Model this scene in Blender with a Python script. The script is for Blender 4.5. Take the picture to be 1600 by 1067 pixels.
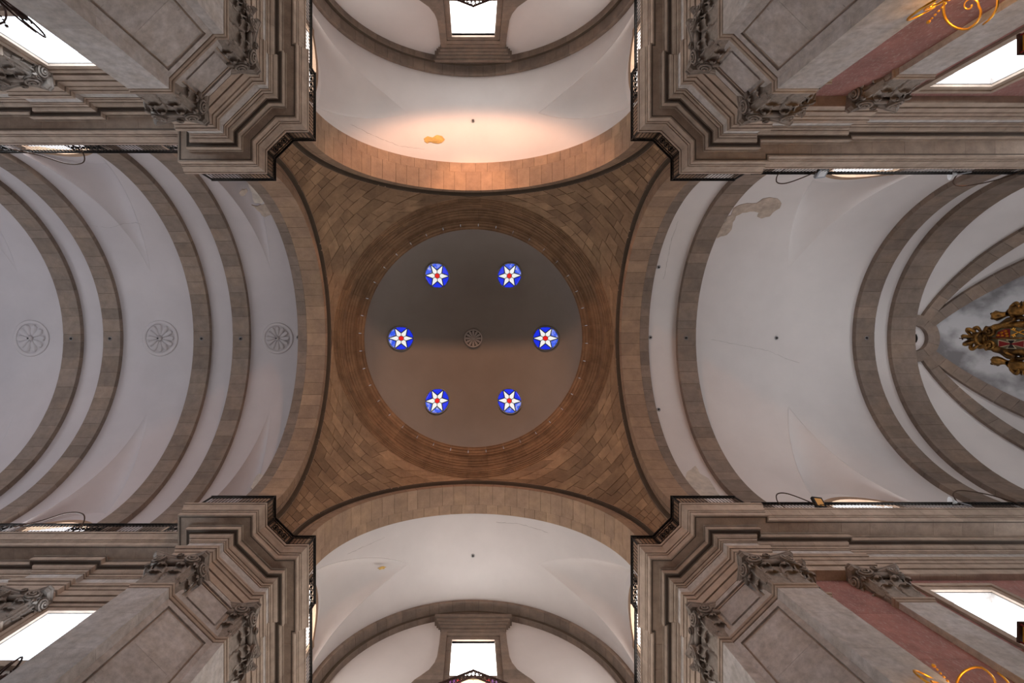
import bpy, math, random
from mathutils import Vector, Matrix
from mathutils.geometry import tessellate_polygon

for o in list(bpy.data.objects):
    bpy.data.objects.remove(o, do_unlink=True)
SC = bpy.context.scene
COL = SC.collection
PI = math.pi
rnd = random.Random(7)

# ------------------------------------------------------------------ camera
# the camera stands on the floor under the dome and looks straight up (z = 0 is the eye, the floor is at -1.6)
FOC, CX, CY = 760.0, 739.5, 528.5
cam = bpy.data.cameras.new('camera')
cam.sensor_width = 36.0
cam.lens = FOC / 1600 * 36.0
cam.shift_x = (800 - CX) / 1600
cam.shift_y = -(533.5 - CY) / 1600
cam.clip_end = 200
cob = bpy.data.objects.new('camera', cam)
cob.rotation_euler = (PI, 0, 0)
COL.objects.link(cob)
SC.camera = cob

# ------------------------------------------------------------------ world, exposure
w = bpy.data.worlds.new('sky'); SC.world = w
w.use_nodes = True
w.node_tree.nodes['Background'].inputs[0].default_value = (0.75, 0.85, 1.0, 1)
w.node_tree.nodes['Background'].inputs[1].default_value = 1.0
SC.view_settings.view_transform = 'Standard'
SC.view_settings.look = 'None'
SC.view_settings.gamma = 1.0
SC.view_settings.use_curve_mapping = False
SC.view_settings.exposure = 0.0

# daylight strength of the window panes (the seen ones are overexposed; west, apse and low ones are added)
DAY = dict(nave=7.5, nave_high=11.0, west=3.2, choir=6.0, choir_high=8.0, apse=8.5, trans=14.0, trans_n=7.5, trans_s=10.5, low_n=1.5, low_s=3.6)

def spot(name, loc, target, color, power, angle, blend, size=0.15):
    l = bpy.data.lights.new(name, 'SPOT')
    l.color = color; l.energy = power; l.spot_size = angle; l.spot_blend = blend; l.shadow_soft_size = size
    o = bpy.data.objects.new(name, l); COL.objects.link(o)
    o.location = loc
    d = Vector(target) - Vector(loc)
    o.rotation_euler = d.to_track_quat('-Z', 'Y').to_euler()
    return o
# warm floodlight in the window of the upper transept, throwing up at the arch and the dome
def tilt(deg): return (0, math.sin(math.radians(deg)), math.cos(math.radians(deg)))
FL = Vector((0, -14.05, 19.85))
spot('floodlight_beam', FL, FL + Vector(tilt(72)), (1.0, 0.50, 0.29), 2700, math.radians(100), 0.35, 0.3)
spot('dome_boost_beam', FL, (0, 5.0, 30.0), (1.0, 0.48, 0.26), 3600, math.radians(42), 0.5, 0.3)  # second spot, added at the floodlight to brighten the dome
spot('choir_lamp_beam', (18.5, -6.1, 18.7), (25.0, 5.0, 22.4), (1.0, 0.6, 0.4), 160, math.radians(60), 0.6)
spot('nave_lamp_beam', (-19.5, -6.9, 18.8), (-20.5, 6.0, 21.5), (1.0, 0.55, 0.45), 300, math.radians(70), 0.8)

# ------------------------------------------------------------------ materials
def mat(name, base, rough=0.85, var=0.06, nscale=2.0, nvar=0.12, bump=0.0, bscale=12.0, metallic=0.0, tint=None, rand_tint=0.0):
    m = bpy.data.materials.new(name); m.use_nodes = True
    nt = m.node_tree; N = nt.nodes; L = nt.links
    b = N['Principled BSDF']
    b.inputs['Roughness'].default_value = rough
    b.inputs['Metallic'].default_value = metallic
    b.inputs['Specular IOR Level'].default_value = 0.25
    tc = N.new('ShaderNodeTexCoord')
    n1 = N.new('ShaderNodeTexNoise'); n1.inputs['Scale'].default_value = nscale; n1.inputs['Detail'].default_value = 6; n1.inputs['Roughness'].default_value = 0.62
    L.new(tc.outputs['Object'], n1.inputs['Vector'])
    mr = N.new('ShaderNodeMapRange'); mr.inputs[1].default_value = 0.3; mr.inputs[2].default_value = 0.7
    mr.inputs[3].default_value = 1 - nvar; mr.inputs[4].default_value = 1 + nvar
    L.new(n1.outputs['Fac'], mr.inputs[0])
    oi = N.new('ShaderNodeObjectInfo')
    mr2 = N.new('ShaderNodeMapRange'); mr2.inputs[3].default_value = 1 - var; mr2.inputs[4].default_value = 1 + var
    L.new(oi.outputs['Random'], mr2.inputs[0])
    mul = N.new('ShaderNodeMath'); mul.operation = 'MULTIPLY'
    L.new(mr.outputs[0], mul.inputs[0]); L.new(mr2.outputs[0], mul.inputs[1])
    mx = N.new('ShaderNodeMix'); mx.data_type = 'RGBA'
    mx.inputs[6].default_value = (*base, 1)
    t2 = tint or tuple(c * 0.9 for c in base)
    mx.inputs[7].default_value = (*t2, 1)
    n2 = N.new('ShaderNodeTexNoise'); n2.inputs['Scale'].default_value = nscale * 0.35; n2.inputs['Detail'].default_value = 3
    L.new(tc.outputs['Object'], n2.inputs['Vector'])
    rr = N.new('ShaderNodeMapRange'); rr.inputs[1].default_value = 0.35; rr.inputs[2].default_value = 0.65
    L.new(n2.outputs['Fac'], rr.inputs[0])
    if rand_tint:
        add = N.new('ShaderNodeMath'); add.operation = 'MULTIPLY_ADD'; add.inputs[1].default_value = rand_tint
        ml = N.new('ShaderNodeMath'); ml.operation = 'FRACT'
        m7 = N.new('ShaderNodeMath'); m7.operation = 'MULTIPLY'; m7.inputs[1].default_value = 7.31
        L.new(oi.outputs['Random'], m7.inputs[0]); L.new(m7.outputs[0], ml.inputs[0])
        L.new(ml.outputs[0], add.inputs[0]); L.new(rr.outputs[0], add.inputs[2])
        L.new(add.outputs[0], mx.inputs[0])
    else:
        L.new(rr.outputs[0], mx.inputs[0])
    hs = N.new('ShaderNodeHueSaturation')
    L.new(mul.outputs[0], hs.inputs['Value']); L.new(mx.outputs[2], hs.inputs['Color'])
    L.new(hs.outputs[0], b.inputs['Base Color'])
    if bump:
        n3 = N.new('ShaderNodeTexNoise'); n3.inputs['Scale'].default_value = bscale; n3.inputs['Detail'].default_value = 5
        L.new(tc.outputs['Object'], n3.inputs['Vector'])
        bp = N.new('ShaderNodeBump'); bp.inputs['Strength'].default_value = bump; bp.inputs['Distance'].default_value = 0.03
        L.new(n3.outputs['Fac'], bp.inputs['Height']); L.new(bp.outputs[0], b.inputs['Normal'])
    return m

def emit(name, color, strength):
    m = bpy.data.materials.new(name); m.use_nodes = True
    nt = m.node_tree; nt.nodes.clear()
    e = nt.nodes.new('ShaderNodeEmission'); o = nt.nodes.new('ShaderNodeOutputMaterial')
    e.inputs[0].default_value = (*color, 1); e.inputs[1].default_value = strength
    nt.links.new(e.outputs[0], o.inputs[0])
    return m

def glassy(name, color, strength, fleck=0.0):
    """stained glass with daylight behind it; hand-made glass lets through more or less light"""
    m = bpy.data.materials.new(name); m.use_nodes = True
    nt = m.node_tree; N = nt.nodes; L = nt.links
    b = N['Principled BSDF']; b.inputs['Roughness'].default_value = 0.2
    b.inputs['Base Color'].default_value = (*[c * 0.3 for c in color], 1)
    tc = N.new('ShaderNodeTexCoord'); n = N.new('ShaderNodeTexNoise'); n.inputs['Scale'].default_value = 5; n.inputs['Detail'].default_value = 8
    L.new(tc.outputs['Object'], n.inputs['Vector'])
    r = N.new('ShaderNodeMapRange'); r.inputs[1].default_value = 0.5; r.inputs[2].default_value = 0.75
    L.new(n.outputs['Fac'], r.inputs[0])
    mx = N.new('ShaderNodeMix'); mx.data_type = 'RGBA'
    mx.inputs[6].default_value = (*color, 1)
    mx.inputs[7].default_value = (*[c + (0.75 - c) * fleck for c in color], 1)
    L.new(r.outputs[0], mx.inputs[0]); L.new(mx.outputs[2], b.inputs['Emission Color'])
    b.inputs['Emission Strength'].default_value = strength
    return m

M = {}
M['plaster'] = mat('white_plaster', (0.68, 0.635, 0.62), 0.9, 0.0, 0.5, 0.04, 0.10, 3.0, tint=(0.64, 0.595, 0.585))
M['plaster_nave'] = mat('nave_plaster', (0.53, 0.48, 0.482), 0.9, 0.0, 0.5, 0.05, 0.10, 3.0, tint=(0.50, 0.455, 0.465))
M['shaded_dome_plaster'] = mat('shaded_dome_plaster', (0.30, 0.27, 0.24), 0.9, 0.0, 0.6, 0.05, 0.05, 3.0, tint=(0.28, 0.25, 0.225))  # white plaster toned grey: the dome's shade is in the colour
M['rib'] = mat('rib_stone', (0.265, 0.195, 0.15), 0.88, 0.14, 3.0, 0.16, 0.35, 14, tint=(0.22, 0.17, 0.14), rand_tint=0.5)
M['arch'] = mat('arch_stone', (0.39, 0.26, 0.17), 0.88, 0.10, 3.0, 0.14, 0.35, 14, tint=(0.32, 0.215, 0.15), rand_tint=0.5)
M['pend'] = mat('pendentive_stone', (0.42, 0.275, 0.165), 0.9, 0.22, 2.5, 0.16, 0.5, 9, tint=(0.31, 0.20, 0.125), rand_tint=0.6)
M['rosette'] = mat('rosette_plaster', (0.5, 0.46, 0.43), 0.9, 0.0)
M['ring'] = mat('dome_ring_stone', (0.33, 0.20, 0.115), 0.88, 0.12, 3.0, 0.15, 0.3, 12, tint=(0.24, 0.145, 0.085), rand_tint=0.4)
M['ent'] = mat('entablature_stone', (0.51, 0.405, 0.33), 0.85, 0.07, 3.0, 0.16, 0.25, 16, tint=(0.43, 0.335, 0.27), rand_tint=0.4)
M['pier'] = mat('pier_granite', (0.57, 0.535, 0.525), 0.8, 0.05, 6.0, 0.2, 0.3, 40, tint=(0.49, 0.445, 0.415), rand_tint=0.3)
M['cap'] = mat('capital_stone', (0.36, 0.305, 0.265), 0.88, 0.06, 5.0, 0.18, 0.3, 18, tint=(0.24, 0.20, 0.175))
M['mortar'] = mat('mortar', (0.10, 0.075, 0.055), 0.95, 0.0)
M['mortar_light'] = mat('mortar_light', (0.16, 0.13, 0.11), 0.95, 0.0)
M['iron'] = mat('black_iron', (0.016, 0.014, 0.013), 0.55, 0.0, metallic=0.3)
M['iron_brown'] = mat('brown_iron', (0.07, 0.035, 0.028), 0.5, 0.0, metallic=0.4)
M['gold'] = mat('gilded_metal', (0.85, 0.42, 0.06), 0.32, 0.0, 8, 0.15, metallic=0.85)
M['old_gold'] = mat('old_gilding', (0.42, 0.22, 0.055), 0.34, 0.05, 7, 0.45, 0.5, 18, metallic=0.75, tint=(0.05, 0.025, 0.01))
M['dark_gold'] = mat('dark_gilding', (0.10, 0.055, 0.018), 0.5, 0.0, 12, 0.4, 0.3, 25, metallic=0.5)
M['red'] = mat('red_enamel', (0.18, 0.012, 0.012), 0.5, 0.0)
M['black'] = mat('black_enamel', (0.012, 0.011, 0.01), 0.5, 0.0)
M['cream'] = mat('cream_paint', (0.6, 0.52, 0.36), 0.6, 0.0)
M['field'] = mat('shield_field', (0.14, 0.12, 0.07), 0.5, 0.0)
M['steel'] = mat('grey_steel', (0.32, 0.34, 0.37), 0.4, 0.0, metallic=0.4)
M['white_metal'] = mat('white_enamel', (0.75, 0.76, 0.78), 0.4, 0.0)
M['cable'] = mat('brown_cable', (0.075, 0.04, 0.025), 0.5, 0.0)
M['lead'] = mat('lead_came', (0.02, 0.02, 0.022), 0.6, 0.0)
M['floor'] = mat('floor_wood', (0.13, 0.07, 0.035), 0.35, 0.0, 1.0, 0.1)
M['bare'] = mat('bare_plaster', (0.50, 0.405, 0.34), 0.95, 0.0, 4.0, 0.2, 0.4, 10, tint=(0.42, 0.34, 0.28))
M['ochre'] = mat('ochre_plaster', (0.62, 0.40, 0.12), 0.95, 0.0, 5.0, 0.15, 0.4, 12, tint=(0.5, 0.33, 0.12))
M['stain'] = mat('yellowed_plaster', (0.57, 0.50, 0.43), 0.95, 0.0, 3.0, 0.2, 0.5, 8, tint=(0.50, 0.445, 0.40))
M['crack'] = mat('crack_grey', (0.36, 0.33, 0.31), 0.95, 0.0)  # even grey of the crack lines
M['hook'] = mat('dark_hook', (0.03, 0.025, 0.025), 0.6, 0.0)
M['amber'] = emit('amber_lamp_glass', (0.9, 0.42, 0.14), 0.45)
M['star_white'] = glassy('white_star_glass', (0.86, 0.87, 0.85), 0.95, 0.0)
M['star_blue'] = glassy('blue_star_glass', (0.012, 0.03, 0.72), 1.0, 0.0)
M['star_blue_pale'] = glassy('pale_blue_star_glass', (0.03, 0.09, 0.75), 1.0, 0.75)
M['star_red'] = glassy('red_star_glass', (0.72, 0.012, 0.01), 1.0, 0.0)
M['glass_red'] = glassy('red_window_glass', (0.75, 0.05, 0.06), 1.2, 0.2)
M['glass_gold'] = glassy('yellow_window_glass', (1.0, 0.8, 0.4), 2.0, 0.4)
M['glass_violet'] = glassy('violet_window_glass', (0.35, 0.1, 0.4), 1.0, 0.3)

def marble():
    m = mat('pink_marble', (0.40, 0.185, 0.16), 0.6, 0.05, 3.0, 0.18, 0.0, tint=(0.32, 0.155, 0.14), rand_tint=0.3)
    nt = m.node_tree; N = nt.nodes; L = nt.links; b = N['Principled BSDF']
    src = b.inputs['Base Color'].links[0].from_socket
    tc = N.new('ShaderNodeTexCoord'); mp = N.new('ShaderNodeMapping'); mp.inputs['Scale'].default_value = (9, 9, 3.5); mp.inputs['Rotation'].default_value = (0.5, 0.7, 0.2)
    L.new(tc.outputs['Object'], mp.inputs[0])
    n = N.new('ShaderNodeTexNoise'); n.inputs['Scale'].default_value = 2.4; n.inputs['Detail'].default_value = 7; n.inputs['Roughness'].default_value = 0.75
    L.new(mp.outputs[0], n.inputs['Vector'])
    r = N.new('ShaderNodeMapRange'); r.inputs[1].default_value = 0.53; r.inputs[2].default_value = 0.66; r.inputs[4].default_value = 0.8
    L.new(n.outputs['Fac'], r.inputs[0])
    mx = N.new('ShaderNodeMix'); mx.data_type = 'RGBA'; mx.inputs[7].default_value = (0.5, 0.40, 0.36, 1)
    L.new(r.outputs[0], mx.inputs[0]); L.new(src, mx.inputs[6]); L.new(mx.outputs[2], b.inputs['Base Color'])
    return m
M['marble'] = marble()

def cloudy():
    m = mat('clouded_apse_paint', (0.5, 0.49, 0.5), 0.9, 0.0, 0.8, 0.05)
    nt = m.node_tree; N = nt.nodes; L = nt.links; b = N['Principled BSDF']
    tc = N.new('ShaderNodeTexCoord'); n = N.new('ShaderNodeTexNoise'); n.inputs['Scale'].default_value = 0.75; n.inputs['Detail'].default_value = 4
    L.new(tc.outputs['Object'], n.inputs['Vector'])
    cr = N.new('ShaderNodeValToRGB'); cr.color_ramp.elements[0].position = 0.40; cr.color_ramp.elements[0].color = (0.20, 0.19, 0.195, 1)
    cr.color_ramp.elements[1].position = 0.6; cr.color_ramp.elements[1].color = (0.50, 0.49, 0.50, 1)
    L.new(n.outputs['Fac'], cr.inputs[0]); L.new(cr.outputs[0], b.inputs['Base Color'])
    return m
M['cloudy'] = cloudy()

# ------------------------------------------------------------------ helpers
def obj(name, verts, faces, material, parent=None, smooth=False):
    me = bpy.data.meshes.new(name)
    me.from_pydata([tuple(v) for v in verts], [], faces)
    me.update()
    if smooth:
        for p in me.polygons: p.use_smooth = True
    if material: me.materials.append(material)
    o = bpy.data.objects.new(name, me); COL.objects.link(o)
    o.parent = parent
    return o
def empty(name, loc=(0, 0, 0)):
    o = bpy.data.objects.new(name, None); COL.objects.link(o); o.location = loc; o.empty_display_size = 0.2
    return o
def tag(o, label, cat, group=None, kind=None):
    o['label'] = label; o['category'] = cat
    if group: o['group'] = group
    if kind: o['kind'] = kind
    return o
def copy_to(o, parent, mtx=None):
    c = o.copy(); COL.objects.link(c); c.parent = parent
    if mtx is not None: c.matrix_local = mtx
    return c

class MB:
    def __init__(s): s.v = []; s.f = []
    def add(s, v, f):
        n = len(s.v); s.v += [tuple(x) for x in v]; s.f += [tuple(i + n for i in q) for q in f]
    def box(s, x0, x1, y0, y1, z0, z1):
        s.add([(x0,y0,z0),(x1,y0,z0),(x1,y1,z0),(x0,y1,z0),(x0,y0,z1),(x1,y0,z1),(x1,y1,z1),(x0,y1,z1)],
              [(3,2,1,0),(4,5,6,7),(0,1,5,4),(1,2,6,5),(2,3,7,6),(3,0,4,7)])
    def tube(s, pts, r, n=6, closed=False):
        pts = [Vector(p) for p in pts]; rr = r if isinstance(r, (list, tuple)) else [r] * len(pts)
        v = []; f = []; up = None; k = len(pts)
        for i, p in enumerate(pts):
            a = pts[i - 1] if (i > 0 or closed) else p; b = pts[(i + 1) % k] if (i < k - 1 or closed) else p
            t = (b - a).normalized()
            if up is None: up = Vector((0, 0, 1)) if abs(t.z) < 0.9 else Vector((1, 0, 0))
            e = (up - t * up.dot(t)).normalized(); g = t.cross(e); up = e
            for j in range(n):
                q = 2 * PI * j / n
                v.append(p + (e * math.cos(q) + g * math.sin(q)) * rr[i])
        for i in range(k if closed else k - 1):
            i2 = (i + 1) % k
            for j in range(n):
                f.append((i * n + j, i * n + (j + 1) % n, i2 * n + (j + 1) % n, i2 * n + j))
        if not closed:
            f.append(tuple(range(n - 1, -1, -1))); f.append(tuple(range((k - 1) * n, k * n)))
        s.add(v, f)
    def ball(s, c, r, sx=1, sy=1, sz=1, nu=10, nv=6):
        v = []; f = []
        for i in range(nv + 1):
            a = -PI / 2 + PI * i / nv
            for j in range(nu):
                b = 2 * PI * j / nu
                v.append((c[0] + r * sx * math.cos(a) * math.cos(b), c[1] + r * sy * math.cos(a) * math.sin(b), c[2] + r * sz * math.sin(a)))
        for i in range(nv):
            for j in range(nu):
                f.append((i * nu + j, i * nu + (j + 1) % nu, (i + 1) * nu + (j + 1) % nu, (i + 1) * nu + j))
        s.add(v, f)
    def prism(s, poly, fn):
        """poly: 2-D outline, fn(p, k) -> 3-D for layer k = 0, 1"""
        n = len(poly)
        v = [fn(p, 0) for p in poly] + [fn(p, 1) for p in poly]
        f = [tuple(range(n)), tuple(range(2 * n - 1, n - 1, -1))] + [(i, (i + 1) % n, n + (i + 1) % n, n + i) for i in range(n)]
        s.add(v, f)
    def build(s, name, material, parent=None, smooth=False):
        return obj(name, s.v, s.f, material, parent, smooth)

def ray(px, py):
    return Vector(((px - CX) / FOC, (py - CY) / FOC, 1.0))

# ------------------------------------------------------------------ main dimensions (metres, heights above the eye)
HS = 18.75                      # springing of the vaults
RC = 6.25                       # crossing arches
A_NEAR, A_FAR = 7.6, 9.0        # crossing arches, near face and start of the white vault
R_TR, R_CH, R_NV = 6.5, 6.6, 7.55
HS_TR, HS_CH, HS_NV = 18.55, 18.5, 18.45
RHO = 10.4                      # sphere of the pendentives
ZC = 17.8                       # top of the cornice
QUADS = [(-1, -1), (1, -1), (-1, 1), (1, 1)]
SIDE = {(-1, 0): 'rosette vault', (1, 0): 'coat-of-arms vault', (0, -1): 'warm-lit vault', (0, 1): 'cream-white vault'}
CORNER = {(-1, -1): 'top-left', (1, -1): 'top-right', (-1, 1): 'bottom-left', (1, 1): 'bottom-right'}

# ------------------------------------------------------------------ floor and outer walls
mb = MB(); mb.box(-31, 30, -15, 15, -1.9, -1.6)
tag(mb.build('floor', M['floor']), 'brown wooden church floor far below the dome', 'floor', kind='structure')

def wall_rect(name, label, axis, pos, thick, u0, u1, z0, z1, holes, material):
    """a wall with rectangular holes (u0, u1, z0, z1); axis 'x' = runs along x at y = pos"""
    us = sorted({u0, u1, *[h[0] for h in holes], *[h[1] for h in holes]})
    zs = sorted({z0, z1, *[h[2] for h in holes], *[h[3] for h in holes]})
    mb = MB()
    for i in range(len(us) - 1):
        for j in range(len(zs) - 1):
            uc, zc = (us[i] + us[i + 1]) / 2, (zs[j] + zs[j + 1]) / 2
            if any(h[0] < uc < h[1] and h[2] < zc < h[3] for h in holes): continue
            a, b = sorted((pos, pos + thick))
            if axis == 'x': mb.box(us[i], us[i + 1], a, b, zs[j], zs[j + 1])
            else: mb.box(a, b, us[i], us[i + 1], zs[j], zs[j + 1])
    return tag(mb.build(name, material), label, 'wall', kind='structure')

# ------------------------------------------------------------------ vaults
def vault(name, label, axis, sgn, a0, a1, R, hs, lunettes, material, step=0.25):
    """barrel vault along axis; lunettes: (centre, half width, apex across, wall across, wall top, window half width, window top)"""
    za = lambda c: hs + math.sqrt(max(R * R - c * c, 0))
    rows = set()
    n = max(2, int(abs(a1 - a0) / 0.6))
    for i in range(n + 1): rows.add(round(a0 + (a1 - a0) * i / n, 4))
    for L in lunettes:
        for i in range(49):
            a = L[0] + L[1] * math.copysign(abs((i - 24) / 24) ** 1.3, i - 24) * math.sin(PI / 2 * abs((i - 24) / 24) ** 0.2)
            if min(a0, a1) <= a <= max(a0, a1): rows.add(round(a, 4))
    rows = sorted(rows)
    def put(a, c, z): return (sgn * a, c, z) if axis == 'x' else (c, sgn * a, z)
    B = MB(); NB = 40
    def lun(a):
        for L in lunettes:
            if abs(a - L[0]) <= L[1] + 1e-6: return L
    def zl(L, a, c):
        ce, hw, ca, cw, zw = L[:5]
        # the crown line leaves the barrel at a tangent, so that the lunette ends in a point
        D = cw - ca; x1 = 0.526 * D; s0 = ca / (za(ca) - hs)
        r1 = za(ca) - s0 * x1 - (za(ca + x1) + L[7]); r2 = za(ca) - s0 * D - zw
        kk = (r2 / D ** 2 - r1 / x1 ** 2) / (D - x1); qq = r1 / x1 ** 2 - kk * x1
        x = max(0.0, c - ca)
        zcr = za(ca) - s0 * x - qq * x * x - kk * x ** 3
        x = min(1.0, abs(a - ce) / hw)
        e = math.sqrt(1 - x * x)
        return hs + (zcr - hs) * e
    lun_strips = {}
    for side in (-1, 1):
        grid = []
        for a in rows:
            L = lun(a); cg = R
            if L:
                lo, hi = L[2], R
                for _ in range(40):
                    m = (lo + hi) / 2
                    if zl(L, a, m) > za(m) + 1e-7: hi = m
                    else: lo = m
                cg = hi
                lun_strips.setdefault((side, L), []).append((a, cg))
            th = math.asin(min(1, cg / R))
            row = [put(a, side * R * math.sin(th * k / NB), hs + R * math.cos(th * k / NB)) for k in range(NB + 1)]
            row.append(put(a, side * cg, 17.6 if not L else row[-1][2]))
            grid.append(row)
        v = [p for r_ in grid for p in r_]; k = NB + 2
        f = [(i * k + j, i * k + j + 1, (i + 1) * k + j + 1, (i + 1) * k + j) for i in range(len(grid) - 1) for j in range(k - 1)]
        B.add(v, f)
    root = obj(name, B.v, B.f, material, None, True)
    tag(root, label, 'vault', kind='structure')
    for (side, L), st in lun_strips.items():
        NL = 16; v = []; cw = L[3]
        for a, cg in st:
            for j in range(NL + 1):
                c = cg + (cw - cg) * j / NL
                v.append(put(a, side * c, max(zl(L, a, c), 17.6)))
        k = NL + 1
        f = [(i * k + j, i * k + j + 1, (i + 1) * k + j + 1, (i + 1) * k + j) for i in range(len(st) - 1) for j in range(NL)]
        obj('lunette_vault', v, f, material, root, True)
        # end wall of the lunette with its window opening and reveal
        ww, wt = L[5], L[6]
        W = MB()
        def zwin(a):
            d = abs(a - L[0])
            return None if d >= ww or ww == 0 else wt - 0.55 * (d / ww) ** 2
        aa = sorted({a for a, _ in st} | {round(L[0] + s_ * ww, 4) for s_ in (-1, 1)} | {round(L[0] + ww * i / 10, 4) for i in range(-10, 11)})
        for i in range(len(aa) - 1):
            p, q = aa[i], aa[i + 1]
            zm = zwin((p + q) / 2)
            zp = zwin(p) if zm else None; zq = zwin(q) if zm else None
            if zm: zp = zp if zp is not None else wt - 0.55; zq = zq if zq is not None else wt - 0.55
            b0, b1 = (zp, zq) if zm else (17.6, 17.6)
            W.add([put(p, side * cw, b0), put(q, side * cw, b1), put(q, side * cw, max(zl(L, q, cw), b1)), put(p, side * cw, max(zl(L, p, cw), b0))], [(0, 1, 2, 3)])
            if zm:
                W.add([put(p, side * cw, b0), put(q, side * cw, b1), put(q, side * (cw + 0.5), b1), put(p, side * (cw + 0.5), b0)], [(0, 1, 2, 3)])
        for s_ in (-1, 1):
            a = L[0] + s_ * ww
            W.add([put(a, side * cw, 17.6), put(a, side * (cw + 0.5), 17.6), put(a, side * (cw + 0.5), wt - 0.55), put(a, side * cw, wt - 0.55)], [(0, 1, 2, 3)])
        W.build('lunette_wall', material, root)
    return root, put

# (centre, half width, apex across, wall across, wall top, window half width, window top, height over the barrel half way)
L_TR = [(11.2, 1.9, 3.28, 6.7, 21.4, 1.25, 20.3, 0.67)]
L_CH = [(15.65, 1.95, 3.43, 6.82, 21.3, 1.3, 20.2, 0.45)]
L_NV = [(10.45, 1.2, 3.5, 7.75, 21.6, 0.85, 19.6, 0.3), (16.7, 1.6, 3.5, 7.75, 21.6, 1.25, 20.1, 0.3), (23.6, 1.6, 3.5, 7.75, 21.6, 1.25, 20.1, 0.3)]
vN, pN = vault('ceiling_top', 'white transept vault lit by a warm glow, with triangular lunettes', 'y', -1, 8.9, 14.3, R_TR, HS_TR, L_TR, M['plaster'])
vS, pS = vault('ceiling_bottom', 'cream-white transept vault with two triangular lunettes, below the dome', 'y', 1, 8.9, 14.3, R_TR, HS_TR, L_TR, M['plaster'])
vE, pE = vault('ceiling_right', 'white choir vault between the dome and the gilded coat of arms', 'x', 1, 8.9, 22.65, R_CH, HS_CH, L_CH, M['plaster'])
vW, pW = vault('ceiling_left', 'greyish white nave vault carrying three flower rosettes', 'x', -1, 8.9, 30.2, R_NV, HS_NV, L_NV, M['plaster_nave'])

# lunette windows: stone hood, glowing pane, mullion
WN = [0]
def lunette_window(put, side, ce, cw, ww, wt, strength, label, warm=(1.0, 0.97, 0.93)):
    WN[0] += 1
    root = empty('window_%d' % WN[0]); tag(root, label, 'window', 'arched windows above the cornice', kind='structure')
    n = 14
    zz = lambda a, extra=0.0: wt + extra - 0.55 * min(1, abs(a - ce) / ww) ** 2
    mb = MB()
    for i in range(n):     # segmental hood: a band 0.32 wide, 0.14 proud
        p, q = ce - ww - 0.25 + (2 * ww + 0.5) * i / n, ce - ww - 0.25 + (2 * ww + 0.5) * (i + 1) / n
        c0, c1 = cw - 0.14, cw + 0.05
        v = []
        for a in (p, q):
            for c, e in ((c0, 0.0), (c0, 0.30), (c1, 0.30), (c1, 0.0)): v.append(put(a, side * c, zz(a, e)))
        mb.add(v, [(0, 1, 2, 3), (7, 6, 5, 4), (0, 4, 5, 1), (1, 5, 6, 2), (2, 6, 7, 3), (3, 7, 4, 0)])
    mb.build('hood_moulding', M['arch'], root)
    for s_ in (-1, 1):
        mb = MB(); a0, a1 = sorted((ce + s_ * ww, ce + s_ * (ww + 0.25)))
        pts = [put(a, side * c, z) for a in (a0, a1) for c in (cw - 0.10, cw + 0.05) for z in (17.6, wt - 0.55)]
        mb.add(pts, [(0, 1, 3, 2), (4, 6, 7, 5), (0, 4, 5, 1), (2, 3, 7, 6), (0, 2, 6, 4), (1, 5, 7, 3)])
        mb.build('jamb_stone', M['arch'], root)
    m = emit('daylight_pane', warm, strength)
    v = []; f = []
    for i in range(n + 1):
        a = ce - ww + 2 * ww * i / n
        v += [put(a, side * (cw + 0.42), 17.7), put(a, side * (cw + 0.42), zz(a) + 0.02)]
    f = [(2 * i, 2 * i + 1, 2 * i + 3, 2 * i + 2) for i in range(n)]
    obj('pane', v, f, m, root)
    mb = MB()
    for a in (ce - ww / 3, ce + ww / 3):
        pts = [put(x, side * c, z) for x in (a - 0.025, a + 0.025) for c in (cw + 0.36, cw + 0.40) for z in (17.7, zz(a))]
        mb.add(pts, [(0, 1, 3, 2), (4, 6, 7, 5), (0, 4, 5, 1), (2, 3, 7, 6), (0, 2, 6, 4), (1, 5, 7, 3)])
    return root
for side, s in ((-1, 'left'), (1, 'right')):
    lunette_window(pN, side, 11.2, 6.7, 1.25, 20.3, DAY['trans_n'], 'small arched window on the %s edge of the warm-lit transept vault' % s)
    lunette_window(pS, side, 11.2, 6.7, 1.25, 20.3, DAY['trans_s'], 'small arched window on the %s edge of the cream-white transept vault' % s)
for side, s in ((-1, 'upper'), (1, 'lower')):
    lunette_window(pE, side, 15.65, 6.82, 1.3, 20.2, DAY['choir_high'], 'small arched window above the %s choir railing' % s, (0.93, 0.96, 1.0))
    lunette_window(pW, side, 16.7, 7.75, 1.25, 20.1, DAY['nave_high'], 'small arched window above the %s nave railing' % s, (0.93, 0.96, 1.0))
    lunette_window(pW, side, 10.45, 7.75, 0.85, 19.6, DAY['nave_high'] * 1.3, 'small unseen nave window added for light behind the %s left pier' % s, (1.0, 0.96, 0.93))  # unseen windows added to light the nave bay by the dome
    lunette_window(pW, side, 23.6, 7.75, 1.25, 20.1, DAY['nave_high'], 'small arched nave window out beyond the %s railing lamp' % s, (0.93, 0.96, 1.0))

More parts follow.
